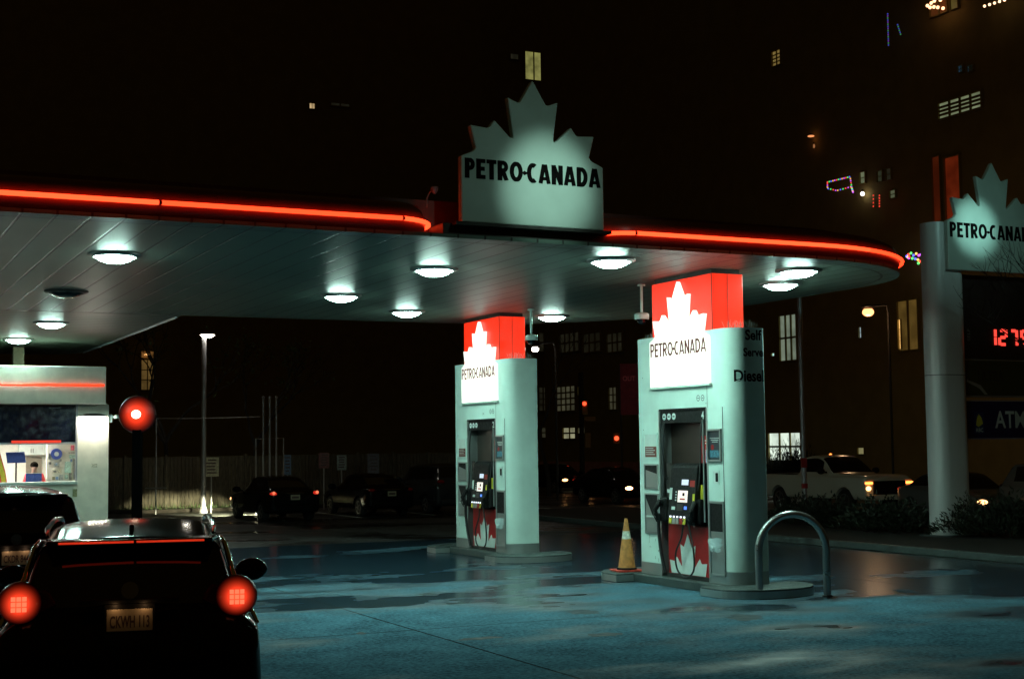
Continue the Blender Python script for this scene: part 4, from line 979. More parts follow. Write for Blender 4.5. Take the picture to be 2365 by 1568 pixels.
MB().box(tk0, tk1, KV - .02, KV - .003 + .02, zg + .0, zg + .07).build('message_display', emat('led_display', (1, .05, .02), .8), ki)
# interior
BVK = KV + 3.4
MB().box(KL, KU - .26, BVK, BVK + .1, 0, zf0).build('back_wall', 'inner', ki)
MB().box(KL, KU - .26, KV + .3, BVK, 0, .3).build('floor', 'concrete_kerb', ki)
MB().box(KL, KU - .26, KV + .1, BVK, zg + .32, zg + .4).build('ceiling', 'inner', ki)
MB().box(-1.0, 5.2, KV + .9, KV + 1.5, zg + .28, zg + .315).build('ceiling_light', emat('kiosk_tube', (1, .97, .85), 45), ki)
pu = lambda px, py=1060, dv=0: PV(px, py, BVK - .01 + dv).x
pz = lambda py, px=100, dv=0: PV(px, py, BVK - .01 + dv).z
MB().box(pu(138), pu(143), BVK - 1.4, BVK - .005, .3, zg + .3).build('partition', 'white_print', ki)
dd = MB().box(pu(60), pu(96), BVK - .06, BVK - .005, .3, pz(1056)).build('doorway', mat('doorway_shade', (.20, .17, .13), .7), ki)
cbn = MB().box(pu(41), pu(105), BVK - .35, BVK - .005, pz(1050), pz(1025)).build('wall_cabinet', 'white_print', ki, bevel=.01)
MB().box(pu(67), pu(68), BVK - .37, BVK - .35, pz(1045), pz(1036)).box(pu(72), pu(73), BVK - .37, BVK - .35, pz(1045), pz(1036)).build('cabinet_handle', 'dark_metal', cbn)
# display wall right side (nearer)
DV = KV + 1.2
du = lambda px, py=1060: PV(px, py, DV).x
dz_ = lambda py, px=150: PV(px, py, DV).z
dwl = MB().box(du(108), uw + .12, DV, DV + .08, .3, zg + .3).build('display_wall', 'inner', ki)
MB().lathe([(.145, 0), (.145, .02), (.12, .03)], 28, (du(130), DV - .03, dz_(1048)), 'y').build('round_badge', 'blue', dwl)
MB().lathe([(.06, 0), (.06, .006)], 20, (du(130), DV - .037, dz_(1048)), 'y').build('badge_centre', 'white_print', dwl)
random.seed(5)
tints = [mat('paper_%s' % n_, c_, .6, var=.5, vscale=40) for n_, c_ in (('mint', (.35, .55, .5)), ('grey', (.3, .33, .32)), ('pink', (.6, .12, .18)), ('blue', (.12, .2, .35)), ('cream', (.6, .58, .45)), ('dark', (.08, .09, .09)), ('olive', (.3, .3, .15)))]
for (x0, x1, y0, y1, t_) in ((112, 116, 1046, 1060, 5), (112, 118, 1066, 1072, 5), (124, 137, 1066, 1078, 1), (128, 132, 1069, 1074, 3), (121, 142, 1083, 1092, 4), (123, 130, 1086, 1090, 5), (121, 127, 1100, 1107, 6), (129, 135, 1100, 1107, 3), (137, 146, 1096, 1108, 1), (150, 164, 1066, 1092, 0),
                             (163, 171, 1028, 1040, 2), (158, 176, 1044, 1047, 1), (160, 175, 1050, 1058, 0), (162, 167, 1060, 1067, 3), (170, 174, 1060, 1108, 5), (160, 166, 1092, 1108, 5), (150, 158, 1096, 1106, 0), (138, 142, 1060, 1066, 1)):
    MB().box(du(x0), du(x1), DV - .015 - random.random() * .02, DV - .002, dz_(y1), dz_(y0)).build('pinned_notice', tints[t_], dwl)
# monitor stand, laptop
MVv = KV + .55
mu = lambda px, py=1060: PV(px, py, MVv).x
mz = lambda py, px=60: PV(px, py, MVv).z
mt = thing('display_screen', 'blue screen tilted on a black stand behind the kiosk window', 'screen', W(mu(38), MVv, zs - .06), TH)
sx0, sx1 = mu(13) - mu(38), mu(58) - mu(38)
MB().add([(sx0, -.02, mz(1044) - zs + .06), (sx0 + .04, -.02, mz(1069) - zs + .06), (sx1 + .02, -.02, mz(1068) - zs + .06), (sx1 - .02, -.02, mz(1043) - zs + .06),
          (sx0, .02, mz(1044) - zs + .06), (sx0 + .04, .02, mz(1069) - zs + .06), (sx1 + .02, .02, mz(1068) - zs + .06), (sx1 - .02, .02, mz(1043) - zs + .06)],
         [(0, 1, 2, 3), (7, 6, 5, 4), (0, 4, 5, 1), (1, 5, 6, 2), (2, 6, 7, 3), (3, 7, 4, 0)]).build('screen', 'blue', mt)
MB().tube([(0, .05, .02), (0, .05, mz(1060) - zs + .06)], .022, 8).build('stand', 'black', mt); MB().box(-.13, .13, -.03, .15, 0, .03).build('stand_base', 'black', mt, bevel=.01)
ct = thing('counter', 'white cashier counter behind the kiosk window', 'counter', W(uw, KV, 0), TH)
MB().box(-9, -.06, .36, .95, zs - .10, zs - .06).build('counter_top', 'white_print', ct); MB().box(-9, -.06, .42, .9, .3, zs - .1).build('counter_base', 'beige', ct)
lpt = thing('laptop', 'dark laptop seen from behind in front of the cashier', 'laptop', W(mu(78), MVv, zs - .06), TH)
MB().box(-.20, .20, -.02, .01, .02, .27).build('lid', 'blue', lpt, bevel=.008); MB().box(-.2, .2, -.01, .26, 0, .02).build('keyboard', 'dark_metal', lpt)
MB().box(-.2, .2, -.025, .012, .272, .285).build('lid_edge', 'white_print', lpt)
sg2 = thing('safety_vest', 'red and yellow striped item hanging at the left edge inside the kiosk', 'clothing', W(mu(2), MVv + .1, zs - .06), TH)
MB().add([(-.3, 0, 0), (.18, 0, 0), (.12, 0, .35), (-.05, 0, .95), (-.3, 0, .95), (-.3, .08, 0), (.18, .08, 0), (.12, .08, .35), (-.05, .08, .95), (-.3, .08, .95)], [(0, 1, 2, 3, 4), (9, 8, 7, 6, 5), (0, 5, 6, 1), (1, 6, 7, 2), (2, 7, 8, 3), (3, 8, 9, 4), (4, 9, 5, 0)]).build('cloth', 'red_cloth', sg2)
MB().add([(.05, -.004, 0), (.16, -.004, 0), (.11, -.004, .3), (-.07, -.004, .9), (-.13, -.004, .9)], [(0, 1, 2, 3, 4)]).build('stripe', 'yellow', sg2)
# person
def skin_obj(name, verts, edges, radii, m, parent, sub=2, root=0):
    me = bpy.data.meshes.new(name); me.from_pydata(verts, edges, []); o = bpy.data.objects.new(name, me); col.objects.link(o)
    o.modifiers.new('s', 'SKIN'); ss = o.modifiers.new('ss', 'SUBSURF'); ss.levels = sub; ss.render_levels = sub
    for i, r_ in enumerate(radii):
        rr = r_ if isinstance(r_, tuple) else (r_, r_); me.skin_vertices[0].data[i].radius = rr
    me.skin_vertices[0].data[root].use_root = True
    m2 = evalmesh(o); o.modifiers.clear(); o.data = m2; m2.materials.clear(); m2.materials.append(M[m])
    for p in m2.polygons: p.use_smooth = True
    o.parent = parent; return o
fl_z = .3
ppos = PV(79, 1090, KV + 1.0)
pe_ = thing('person', 'dark haired person in a red jacket behind the laptop in the kiosk', 'person', W(ppos.x, KV + 1.0, fl_z), TH)
S_ = (PV(77, 1069, KV + 1.0).z - fl_z) / 1.72
def pp(L_): return [(x * S_, y * S_, z * S_) for x, y, z in L_]
bv = pp([(0, 0, .95), (0, 0, 1.15), (0, .0, 1.38), (0, -.01, 1.47), (0, -.03, 1.56), (0, -.03, 1.66), (.17, 0, 1.40), (.24, -.05, 1.14), (.16, -.28, 1.10), (-.17, 0, 1.40), (-.24, -.05, 1.14), (-.16, -.28, 1.10),
         (.09, 0, .90), (.10, -.01, .50), (.10, .0, .08), (.10, -.13, .03), (-.09, 0, .90), (-.10, -.01, .50), (-.10, .0, .08), (-.10, -.13, .03)])
be = [(0, 1), (1, 2), (2, 3), (3, 4), (4, 5), (2, 6), (6, 7), (7, 8), (2, 9), (9, 10), (10, 11), (0, 12), (12, 13), (13, 14), (14, 15), (0, 16), (16, 17), (17, 18), (18, 19)]
br = [(.15, .10), (.14, .10), (.15, .10), .055, (.072, .085), (.07, .085), .055, .042, .028, .055, .042, .028, .085, .055, .04, .035, .085, .055, .04, .035]
skin_obj('body', bv, be, [tuple(q * S_ for q in (r_ if isinstance(r_, tuple) else (r_, r_))) for r_ in br], 'skin', pe_)
jv = pp([(0, 0, .92), (0, 0, 1.15), (0, 0, 1.36), (0, -.0, 1.43), (.18, 0, 1.40), (.25, -.05, 1.14), (.17, -.25, 1.10), (-.18, 0, 1.40), (-.25, -.05, 1.14), (-.17, -.25, 1.10)])
skin_obj('red_jacket', jv, [(0, 1), (1, 2), (2, 3), (2, 4), (4, 5), (5, 6), (2, 7), (7, 8), (8, 9)], [(.19, .14), (.18, .13), (.17, .125), .07, .078, .062, .048, .078, .062, .048], 'red_cloth', pe_)
tv = pp([(0, 0, .93), (.09, 0, .88), (.10, -.01, .50), (.10, .0, .10), (-.09, 0, .88), (-.10, -.01, .50), (-.10, .0, .10)])
skin_obj('trousers', tv, [(0, 1), (1, 2), (2, 3), (0, 4), (4, 5), (5, 6)], [.15, .10, .075, .06, .10, .075, .06], 'trouser', pe_)
MB().ball(tuple(q * S_ for q in (0, .005, 1.665)), .098 * S_, .108 * S_, .09 * S_, 14, 8).build('hair', 'hair', pe_, smooth=True)
for sx in (-1, 1):
    MB().ball(tuple(q * S_ for q in (sx * .032, -.113, 1.625)), .011, .008, .009, 8, 5).build('eye', 'hair', pe_)
    MB().ball(tuple(q * S_ for q in (sx * .078, -.02, 1.61)), .012, .02, .03, 8, 5).build('ear', 'skin', pe_)
    for k, (dx_, ln) in enumerate(((-.03, .07), (-.012, .085), (.008, .08), (.026, .065))):
        p0 = (sx * .16 + dx_, -.30, 1.10); MB().tube([tuple(q * S_ for q in p0), tuple(q * S_ for q in (p0[0], p0[1] - ln * .6, 1.10)), tuple(q * S_ for q in (p0[0], p0[1] - ln, 1.08))], [.010, .009, .007], 6).build('finger', 'skin', pe_, smooth=True)
    p0 = (sx * .16 - sx * .045, -.28, 1.095); MB().tube([tuple(q * S_ for q in p0), tuple(q * S_ for q in (p0[0] - sx * .02, p0[1] - .05, 1.09))], [.012, .009], 6).build('thumb', 'skin', pe_, smooth=True)
MB().add(pp([(-.014, -.118, 1.585), (.014, -.118, 1.585), (0, -.14, 1.59), (0, -.115, 1.63)]), [(0, 1, 2), (0, 2, 3), (2, 1, 3), (0, 3, 1)]).build('nose', 'skin', pe_)
MB().ball(tuple(q * S_ for q in (0, -.113, 1.565)), .024, .006, .006, 8, 5).build('mouth', mat('lips', (.2, .07, .06), .5), pe_)
# kiosk outside items
wp = PV(214, 962, KV)
wlm = thing('wall_lamp', 'half-round wall lamp washing the white kiosk pillar with light', 'lamp', W(wp.x, KV, wp.z), TH)
MB().prism([(-.34, 0), (.34, 0)] + [(.34 * math.cos(R(a_)), .085 * math.sin(R(a_))) for a_ in range(15, 180, 15)], -.16, -.01, 'xz').build('lamp_shade', 'dark_metal', wlm)
MB().box(-.28, .28, -.15, -.02, -.018, -.002).build('lamp_lens', emat('wall_lamp_lens', (1, .95, .8), 230), wlm)
cp_ = PV(256, 965, KV)
scm = thing('wall_camera', 'white security camera on the corner of the kiosk wall', 'camera', W(KU, KV + .1, cp_.z), TH)
MB().box(-.05, .10, -.05, .05, -.12, .08).build('bracket', 'white_panel', scm, bevel=.01)
MB().tube([(.10, 0, .04), (.22, -.05, .0)], .02, 8).build('arm', 'white_panel', scm); MB().tube([(.16, -.12, .03), (.30, .02, .05)], .05, 12).build('camera_body', 'white_panel', scm, smooth=True)
cpst = PV(42, 830, KV + 2.5)
kp = thing('canopy_prop', 'short yellowish post between kiosk roof and canopy wing', 'post', W(cpst.x, KV + 2.5, zf1 - .06), TH)
MB().box(-.14, .14, -.14, .14, 0, HC - .01 - zf1 + .06).build('prop_shaft', mat('prop_paint', (.5, .42, .25), .6, var=.1), kp)
nb = PV(218, 1075, KV - .01)
nt_ = thing('notice', 'faint small printed notice on the kiosk pillar', 'notice', W(nb.x, KV - .002, nb.z), TH)
MB().box(-.07, .07, -.004, 0, -.05, .05).build('sheet', tints[4], nt_)
for (px0, px1, y0, y1, nm, lb, m_) in ((168, 178, 1130, 1146, 'notice', 'small green and brown notice under the right end of the kiosk sill', tints[6]), (160, 172, 1170, 1180, 'notice', 'x', None)):
    if m_ is None: continue
    a_ = PV((px0 + px1) / 2, (y0 + y1) / 2, KV - .01); t = thing(nm, lb, 'notice', W(a_.x, KV - .002, a_.z), TH); w2 = (PV(px1, y0, KV).x - PV(px0, y0, KV).x) / 2
    MB().box(-w2, w2, -.02, 0, -.1, .1).build('sheet', m_, t)

# ------------------------------------------------------------------ red beacon on black post
bpq = PY(318, 957, 30)
rb = thing('beacon_post', 'dark post topped by a round glowing red light beside the kiosk', 'signal lamp', (bpq.x, 30, 0), 0)
M['matte_black'] = mat('matte_black', (.003, .003, .003), 1, spec=0)
MB().box(-.10, .10, -.07, .07, 0, bpq.z - .22).build('post', 'matte_black', rb, bevel=.02)
MB().prism([(-.10, bpq.z - .22), (.10, bpq.z - .22), (.24, bpq.z + .0), (.22, bpq.z + .2), (-.22, bpq.z + .2), (-.24, bpq.z + .0)], .0, .07, 'xz').build('head_shell', 'matte_black', rb, bevel=.03)
MB().lathe([(.40, -.02), (.38, .02), (.28, .06), (.14, .085), (.02, .09)][::1], 48, (0, 0, 0), 'y').build('red_lens', 'beacon', rb, smooth=True, loc=(0, -.03, bpq.z), rz=math.pi)
MB().ball((0, -.13, bpq.z), .10, .05, .09, 18, 10).build('bulb', emat('beacon_bulb', (1, .75, .5), 5), rb, smooth=True)

# ------------------------------------------------------------------ lamp posts
def lamp_post(px, Y, ytop, label, lit=True, r0=.10, r1=.06, arm=0, disc=.42):
    b_ = PY(px, 1100, Y); zt_ = PY(px, ytop, Y).z
    t = thing('lamp_post', label, 'street lamp', (b_.x, Y, 0), 0)
    MB().tube([(0, 0, 0), (0, 0, zt_ - .1)], [r0, r1], 12).build('pole', 'silver', t, smooth=True)
    MB().lathe([(.16, 0), (.16, .05), (r0 + .02, .25)], 14).build('pole_base', 'silver', t)
    MB().lathe([(disc * .98, 0), (disc, .03), (disc * .75, .08), (.12, .13)], 24, (arm, 0, zt_)).build('lamp_head', 'silver', t, smooth=True)
    MB().lathe([(.08, -.10), (disc * .55, -.07), (disc * .9, 0)], 24, (arm, 0, zt_)).build('lamp_lens', emat('post_lamp', (1, .93, .78), 42 if lit else 0), t, smooth=True)
    return t
lamp_post(470, 54, 774, 'tall silver lamp post with lit round head in front of the wooden fence', arm=.12, disc=.30, r0=.10, r1=.085)
lamp_post(1857, 45.0, 600, 'slim grey lamp post right of the nearer column, its head above the canopy', False, .085, .075)
MB().box(-.09, .09, -.095, .02, .95, 1.1).box(-.09, .09, -.095, .02, 1.6, 1.9).build('sticker', 'red_paint', [o for o in bpy.data.objects if o.name.startswith('lamp_post')][-1])
# street lights
def glow_lamp(px, py, Y, rad, color, s_, label, nm='street_lamp', cat='street lamp', cobra=True):
    p = PY(px, py, Y); t = thing(nm, label, cat, (p.x, Y, 0), 0)
    MB().tube([(.9, .3, 0), (.9, .3, p.z), (.8, .2, p.z + .3), (.0, 0, p.z + .25)], .05, 8).build('pole', 'dark_metal', t, smooth=True)
    MB().ball((0, 0, p.z), rad, rad, rad * .72, 14, 8).build('lamp_lens', emat('glow_%d' % px, color, s_), t, smooth=True)
    MB().ball((0, 0, p.z + rad * .9), rad * 1.3, rad * 1.3, rad * .4, 14, 6).build('lamp_head', 'dark_metal', t, smooth=True)
glow_lamp(2005, 721, 58, .24, (1, .36, .13), 3.2, 'orange glowing street lamp right of the rounded canopy end')
ld = bpy.data.lights.new('street_glow', 'POINT'); ld.energy = 85; ld.color = (1, .6, .3); ld.shadow_soft_size = .2
lo = bpy.data.objects.new('street_glow', ld); col.objects.link(lo); lo.location = PY(2005, 721, 58) - Vector((0, 0, .45))
glow_lamp(1236, 807, 62, .15, (1, .9, .75), 30, 'small white street lamp beside the far column head')

# ------------------------------------------------------------------ fence
FVv = 56.7
fn = thing('wooden_fence', 'tall weathered wooden board fence behind the parked cars', 'fence', (0, 0, 0), TH)
random.seed(2)
for seg in range(12):
    u0 = 6.0 + seg * 1.6
    mb = MB(); u_ = u0
    while u_ < u0 + 1.55:
        wd = .135; zt_ = 2.12 + random.uniform(-.015, .015)
        mb.box(u_, u_ + wd, FVv + random.uniform(-.006, .006), FVv + .025, .08, zt_); u_ += wd + random.uniform(.008, .02)
    mb.build('fence_panel', 'wood', fn)
    MB().box(u0 - .06, u0 + .04, FVv - .05, FVv + .06, 0, 2.2).build('fence_post', 'wood', fn)
    MB().box(u0 + .04, u0 + 1.54, FVv + .027, FVv + .07, .5, .6).box(u0 + .04, u0 + 1.54, FVv + .027, FVv + .07, 1.7, 1.8).build('fence_rail', 'wood', fn)
vg = MB().box(4, 25.5, FVv - 1.6, FVv - .15, 0, .12).build('verge', 'soil', rz=TH); struct(vg)
random.seed(8); mb = MB()
for k in range(1500):
    u_ = random.uniform(6, 25); v_ = random.uniform(FVv - 1.5, FVv - .2); h_ = random.uniform(.08, .3); a_ = random.uniform(0, 6.28); dx_, dy_ = .012 * math.cos(a_), .012 * math.sin(a_)
    tx, ty = random.uniform(-.08, .08), random.uniform(-.08, .08)
    mb.add([(u_ - dx_, v_ - dy_, .11), (u_ + dx_, v_ + dy_, .11), (u_ + tx, v_ + ty, .11 + h_)], [(0, 1, 2)])
gs = mb.build('grass', 'leaf', rz=TH); gs['kind'] = 'stuff'; gs['label'] = 'rough grass along the foot of the wooden fence'; gs['category'] = 'grass'
# parking signs
for (px, py, w_, h_, lb, dens) in ((488, 1078, 34, 44, 'largest white notice board beside the lamp post on the fence', 0), (664, 1073, 16, 46, 'narrow upright blue-grey sign behind the first parked car', 1), (748, 1063, 24, 36, 'dim reddish sign right of the first parked car', 2),
                             (789, 1068, 22, 34, 'pale small sign above the second parked car', 3), (862, 1070, 26, 46, 'dim violet-grey sign above the boot of the second car', 4)):
    Y = 54.0 + .45 * (px - 480) / 60
    p = PY(px, py, Y); t = thing('parking_sign', lb, 'sign', (p.x, Y, 0), R(8), 'parking signs along the fence')
    ww, hh = w_ / FPX * Y / 2, h_ / FPX * Y / 2
    MB().box(-ww, ww, -.02, 0, p.z - hh, p.z + hh).build('sign_plate', [tints[4], tints[3], mat('sign_red', (.22, .08, .08), .6, var=.3, vscale=25), tints[1], mat('sign_violet', (.14, .12, .15), .6, var=.3, vscale=25)][dens], t)
    MB().tube([(0, .02, 0), (0, .02, p.z + hh)], .025, 8).build('post', 'silver', t)
    mb = MB(); random.seed(px)
    for k in range(5):
        zz = p.z + hh * (.7 - k * .33); mb.box(-ww * random.uniform(.4, .8), ww * random.uniform(.4, .8), -.024, -.0205, zz - .02, zz + .03)
    mb.build('sign_print', 'plate_ink', t)
# vent pipes
for (px, yt, lb) in ((608, 921, 'left one of three tall thin vent pipes'), (623, 921, 'middle one of three tall thin vent pipes'), (638, 921, 'right one of three tall thin vent pipes')):
    p = PY(px, yt, 52.6); t = thing('vent_pipe', lb, 'pipe', (p.x, 52.6, 0), 0, 'vent pipes by the fence')
    MB().tube([(0, 0, 0), (0, 0, p.z)], .035, 8).build('pipe_shaft', 'silver', t, smooth=True); MB().lathe([(.035, p.z), (.055, p.z + .03), (.055, p.z + .08), (.02, p.z + .1)], 10).build('pipe_cap', 'silver', t)
pa, pb = PY(591, 1013, 52.4), PY(655, 1013, 52.4)
t = thing('pipe_guard', 'thin steel frame around the three vent pipes', 'frame', (pa.x, 52.4, 0), 0)
MB().tube([(0, 0, 0), (0, 0, pa.z), (pb.x - pa.x, 0, pa.z), (pb.x - pa.x, 0, 0)], .025, 8).build('guard_rail', 'silver', t)
pa = PY(361, 968, 53.5)
t = thing('fence_pole', 'thin grey pole left of the lamp post by the fence', 'pole', (pa.x, 53.5, 0), 0)
MB().tube([(0, 0, 0), (0, 0, pa.z)], .03, 8).build('pole_shaft', 'silver', t); MB().box(-.4, .4, -.03, .03, .95, .99).build('cross_bar', 'silver', t)
t = thing('utility_wire', 'thin utility wire strung above the wooden fence', 'wire'); a_ = PY(250, 965, 53.6); b_ = PY(600, 962, 53.6)
MB().tube([a_, (a_ + b_) / 2 - Vector((0, 0, .05)), b_], .012, 5).build('wire_strand', 'silver', t)

# ------------------------------------------------------------------ trees and shrubs
def branchy(seed, height, spread, levels=5, lean=(0, 0), nsplit=(2, 3), r0=.16):
    rnd = random.Random(seed); mb = MB(); tips = []
    def grow(p, d, L_, r_, lv):
        pts_ = [p]; q = p.copy(); dd = d.copy()
        for k in range(4):
            dd = (dd + Vector((rnd.uniform(-.22, .22), rnd.uniform(-.22, .22), rnd.uniform(-.08, .16)))).normalized(); q = q + dd * (L_ / 4); pts_.append(q.copy())
        mb.tube(pts_, [r_ * (1 - .12 * k) for k in range(5)], 6 if lv < 2 else 4, cap=False)
        if lv >= levels: tips.append(q.copy()); return
        for k in range(rnd.randint(*nsplit)):
            a_ = rnd.uniform(0, 6.28); sp = rnd.uniform(.45, 1.0) * spread
            nd = (dd + Vector((math.cos(a_) * sp, math.sin(a_) * sp, rnd.uniform(-.1, .35)))).normalized()
            grow(q if k else pts_[-1], nd, L_ * rnd.uniform(.62, .82), r_ * .6, lv + 1)
        if lv > 0: tips.append(q.copy())
    grow(Vector((0, 0, 0)), Vector((lean[0], lean[1], 1)).normalized(), height * .32, r0, 0)
    return mb, tips
def tree(loc, seed, height, spread, label, leaves, leafm, levels=5, r0=.16, lean=(0, 0), lsize=.07):
    t = thing('bare_tree' if leaves < 400 else 'tree', label, 'tree', loc, 0)
    mb, tips = branchy(seed, height, spread, levels, lean, r0=r0); mb.build('trunk', 'bark', t, smooth=True)
    if leaves:
        rnd = random.Random(seed + 1); lm = MB()
        for k in range(leaves):
            c_ = rnd.choice(tips) + Vector((rnd.gauss(0, .16), rnd.gauss(0, .16), rnd.gauss(0, .14))); a_ = Vector((rnd.gauss(0, 1), rnd.gauss(0, 1), rnd.gauss(0, 1))).normalized(); b_ = a_.orthogonal().normalized(); s_ = lsize * rnd.uniform(.5, 1.2)
            lm.add([c_ - a_ * s_, c_ + b_ * s_ * .45, c_ + a_ * s_, c_ - b_ * s_ * .45], [(0, 1, 2, 3)])
        lm.build('crown', leafm, t)
    return t
p = PY(372, 1100, 57.6); tree((p.x, 58.5, 0), 21, 8.5, .9, 'sparse tree behind the fence left of the lamp post', 320, 'leaf', 5, .17, (.12, -.05), .12)
p = PY(560, 1100, 58); tree((p.x, 59.5, 0), 5, 8.0, .9, 'sparse tree behind the fence right of the lamp post', 260, 'leaf', 5, .14, (0, -.1), .12)
p = PY(2640, 1100, 30); tree((p.x, 30.5, 0), 33, 7.6, 1.3, 'bare dark tree reaching in from the right before the price sign', 0, 'leaf', 6, .11, (-.12, 0))
p = PY(1270, 1100, 66); tree((p.x, 68, 0), 12, 9.5, .9, 'bare street tree between the two pump columns', 0, 'leaf', 5, .13)
def shrub_mesh(seed, leafm):
    rnd = random.Random(seed); lm = MB()
    for k in range(1700):
        a_ = rnd.uniform(0, 6.28); rr = math.sqrt(rnd.random()); lob = 1 + .22 * math.sin(3 * a_ + seed) + .12 * math.sin(7 * a_)
        h_ = (1 - rr * rr * .8) * rnd.uniform(.25, 1.0) * (1 + .25 * math.sin(5 * a_ + seed))
        c_ = Vector((rr * math.cos(a_) * lob, rr * math.sin(a_) * lob, h_)); d_ = (Vector((c_.x, c_.y, .7)) + Vector((rnd.gauss(0, .4), rnd.gauss(0, .4), rnd.gauss(0, .3)))).normalized(); b_ = d_.orthogonal().normalized(); s_ = rnd.uniform(.06, .13)
        lm.add([c_, c_ + b_ * s_ * .25 + d_ * s_ * .6, c_ + d_ * s_ * 1.5, c_ - b_ * s_ * .25 + d_ * s_ * .6], [(0, 1, 2, 3)])
    return lm
shr = [shrub_mesh(k, 'leaf_dark') for k in (1, 2, 3)]
shm = []
for s_ in shr:
    o = s_.build('foliage', 'leaf_dark'); shm.append(o.data); bpy.data.objects.remove(o)
sh_list = [(1905, 1190, 25.2, 1.0, .72, 'low dark shrub between the hoop barrier and the white pickup'), (1975, 1195, 24.9, 1.2, .72, 'dark shrub right below the pickup headlamps'), (2040, 1192, 24.6, 1.2, .78, 'bushy shrub below the right front corner of the pickup'), (2100, 1190, 24.6, 1.1, .7, 'shrub just left of the thick sign post'),
           (2225, 1262, 24.6, .8, .85, 'spiky juniper at the foot of the thick sign post'), (2282, 1262, 25.2, 1.1, .85, 'rounded juniper right of the sign post foot'), (2345, 1262, 25.4, 1.2, .95, 'tall juniper under the cash machine board, at the picture edge'), (1850, 1185, 25.5, .9, .7, 'lowest shrub seen through the steel hoop')]
for (px, py, u_, r_, h_, lb) in sh_list:
    d_ = ray(px, 1100); tt = u_ / d_.dot(UX); q = d_ * tt
    t = thing('shrub', lb, 'shrub', (q.x, q.y, .1), random.uniform(0, 6), 'shrubs in the planting bed')
    o = bpy.data.objects.new('foliage', random.choice(shm)); col.objects.link(o); o.parent = t; o.scale = (r_ * .95, r_ * .95, h_)
    MB().tube([(0, 0, -.05), (.03, 0, h_ * .5)], [.04, .015], 6).build('stem', 'bark', t)

# ------------------------------------------------------------------ background buildings
def building(name, label, frame, x0, x1, depth, H, axis):
    """axis 'u': facade along u at v=frame facing -v; axis 'v': facade along v at u=frame facing -u"""
    t = thing(name, label, 'building', (0, 0, 0), TH)
    if axis == 'u': MB().box(x0, x1, frame, frame + depth, 0, H).build('wall', 'brick', t)
    else: MB().box(frame, frame + depth, x0, x1, 0, H).build('wall', 'brick', t)
    mb = MB()
    z = 3.4
    while z < H:
        if axis == 'u': mb.box(x0, x1, frame - .12, frame, z, z + .25)
        else: mb.box(frame - .12, frame, x0, x1, z, z + .25)
        z += 3.1
    return t
A_U = 48.0; B_V = 112.0
bA = building('apartment_tower', 'tall dark apartment tower across the street at the right', A_U, 38, 93, 18, 62, 'v')
bB = building('apartment_block', 'wide dark apartment block in the far background', B_V, -30, 62, 16, 70, 'u')
EM = {}
def em(c, s_):
    k = (c, s_)
    if k not in EM:
        m_ = emat('lit_room_%d' % len(EM), c, s_)
        # uneven room light: real furniture/curtains read as blotches
        nt = m_.node_tree; b = nt.nodes["Principled BSDF"]; tc = nt.nodes.new("ShaderNodeTexCoord"); n_ = nt.nodes.new("ShaderNodeTexNoise"); n_.inputs["Scale"].default_value = 1.3
        r_ = nt.nodes.new("ShaderNodeMapRange"); r_.inputs[1].default_value = .3; r_.inputs[2].default_value = .7; r_.inputs[3].default_value = s_ * .55; r_.inputs[4].default_value = s_ * 1.25
        nt.links.new(tc.outputs["Object"], n_.inputs["Vector"]); nt.links.new(n_.outputs["Fac"], r_.inputs[0]); nt.links.new(r_.outputs[0], b.inputs["Emission Strength"])
        EM[k] = m_
    return EM[k]
def window(b, side, px0, px1, py0, py1, c, s_, cols=2, rows=2, name='window', lb=None):
    cx_, cy_ = (px0 + px1) / 2, (py0 + py1) / 2
    if side == 'A':
        a_ = PU(px0, cy_, A_U); b_ = PU(px1, cy_, A_U); zt_ = PU(cx_, py0, A_U).z; zb_ = PU(cx_, py1, A_U).z
        lo, hi = sorted((a_.y, b_.y)); f = lambda s0, s1, z0, z1, d0, d1, mb: mb.box(A_U - d1, A_U - d0, s0, s1, z0, z1)
    else:
        a_ = PV(px0, cy_, B_V); b_ = PV(px1, cy_, B_V); zt_ = PV(cx_, py0, B_V).z; zb_ = PV(cx_, py1, B_V).z
        lo, hi = sorted((a_.x, b_.x)); f = lambda s0, s1, z0, z1, d0, d1, mb: mb.box(s0, s1, B_V - d1, B_V - d0, z0, z1)
    mb = MB(); fw = min(.09, (hi - lo) * .06)
    d0, d1 = .002, .16
    f(lo - fw, hi + fw, zt_, zt_ + fw, d0, d1, mb); f(lo - fw, hi + fw, zb_ - fw, zb_, d0, d1, mb); f(lo - fw, lo, zb_, zt_, d0, d1, mb); f(hi, hi + fw, zb_, zt_, d0, d1, mb)
    for k in range(1, cols): x = lo + (hi - lo) * k / cols; f(x - fw * .6, x + fw * .6, zb_, zt_, d0, .12, mb)
    for k in range(1, rows): z = zb_ + (zt_ - zb_) * k / rows; f(lo, hi, z - fw * .6, z + fw * .6, d0, .10, mb)
    fr = mb.build(name, 'brick', b)
    if lb: fr['label'] = lb
    pm = MB(); f(lo, hi, zb_, zt_, .003, .05, pm); pm.build('pane', em(c, s_) if s_ else 'glass_dark', fr)
    return fr, lo, hi, zb_, zt_
YEL = (.62, .60, .18); GRN = (.42, .5, .28); WHT = (.7, .85, .72); ORG = (1, .38, .1); DIM = (.35, .33, .2)
window(bB, 'B', 1212, 1252, 122, 186, YEL, .32, 2, 1, lb='yellow lit window above the leaf sign')
window(bB, 'B', 1178, 1196, 126, 138, DIM, .04, 1, 1)
window(bB, 'B', 714, 726, 240, 252, (1, .7, .35), .5, 2, 1)
window(bB, 'B', 764, 806, 240, 246, DIM, .02, 2, 1)
window(bB, 'B', 326, 354, 832, 900, (.7, .42, .12), .13, 2, 3, lb='amber window behind bare branches left of the lamp post')
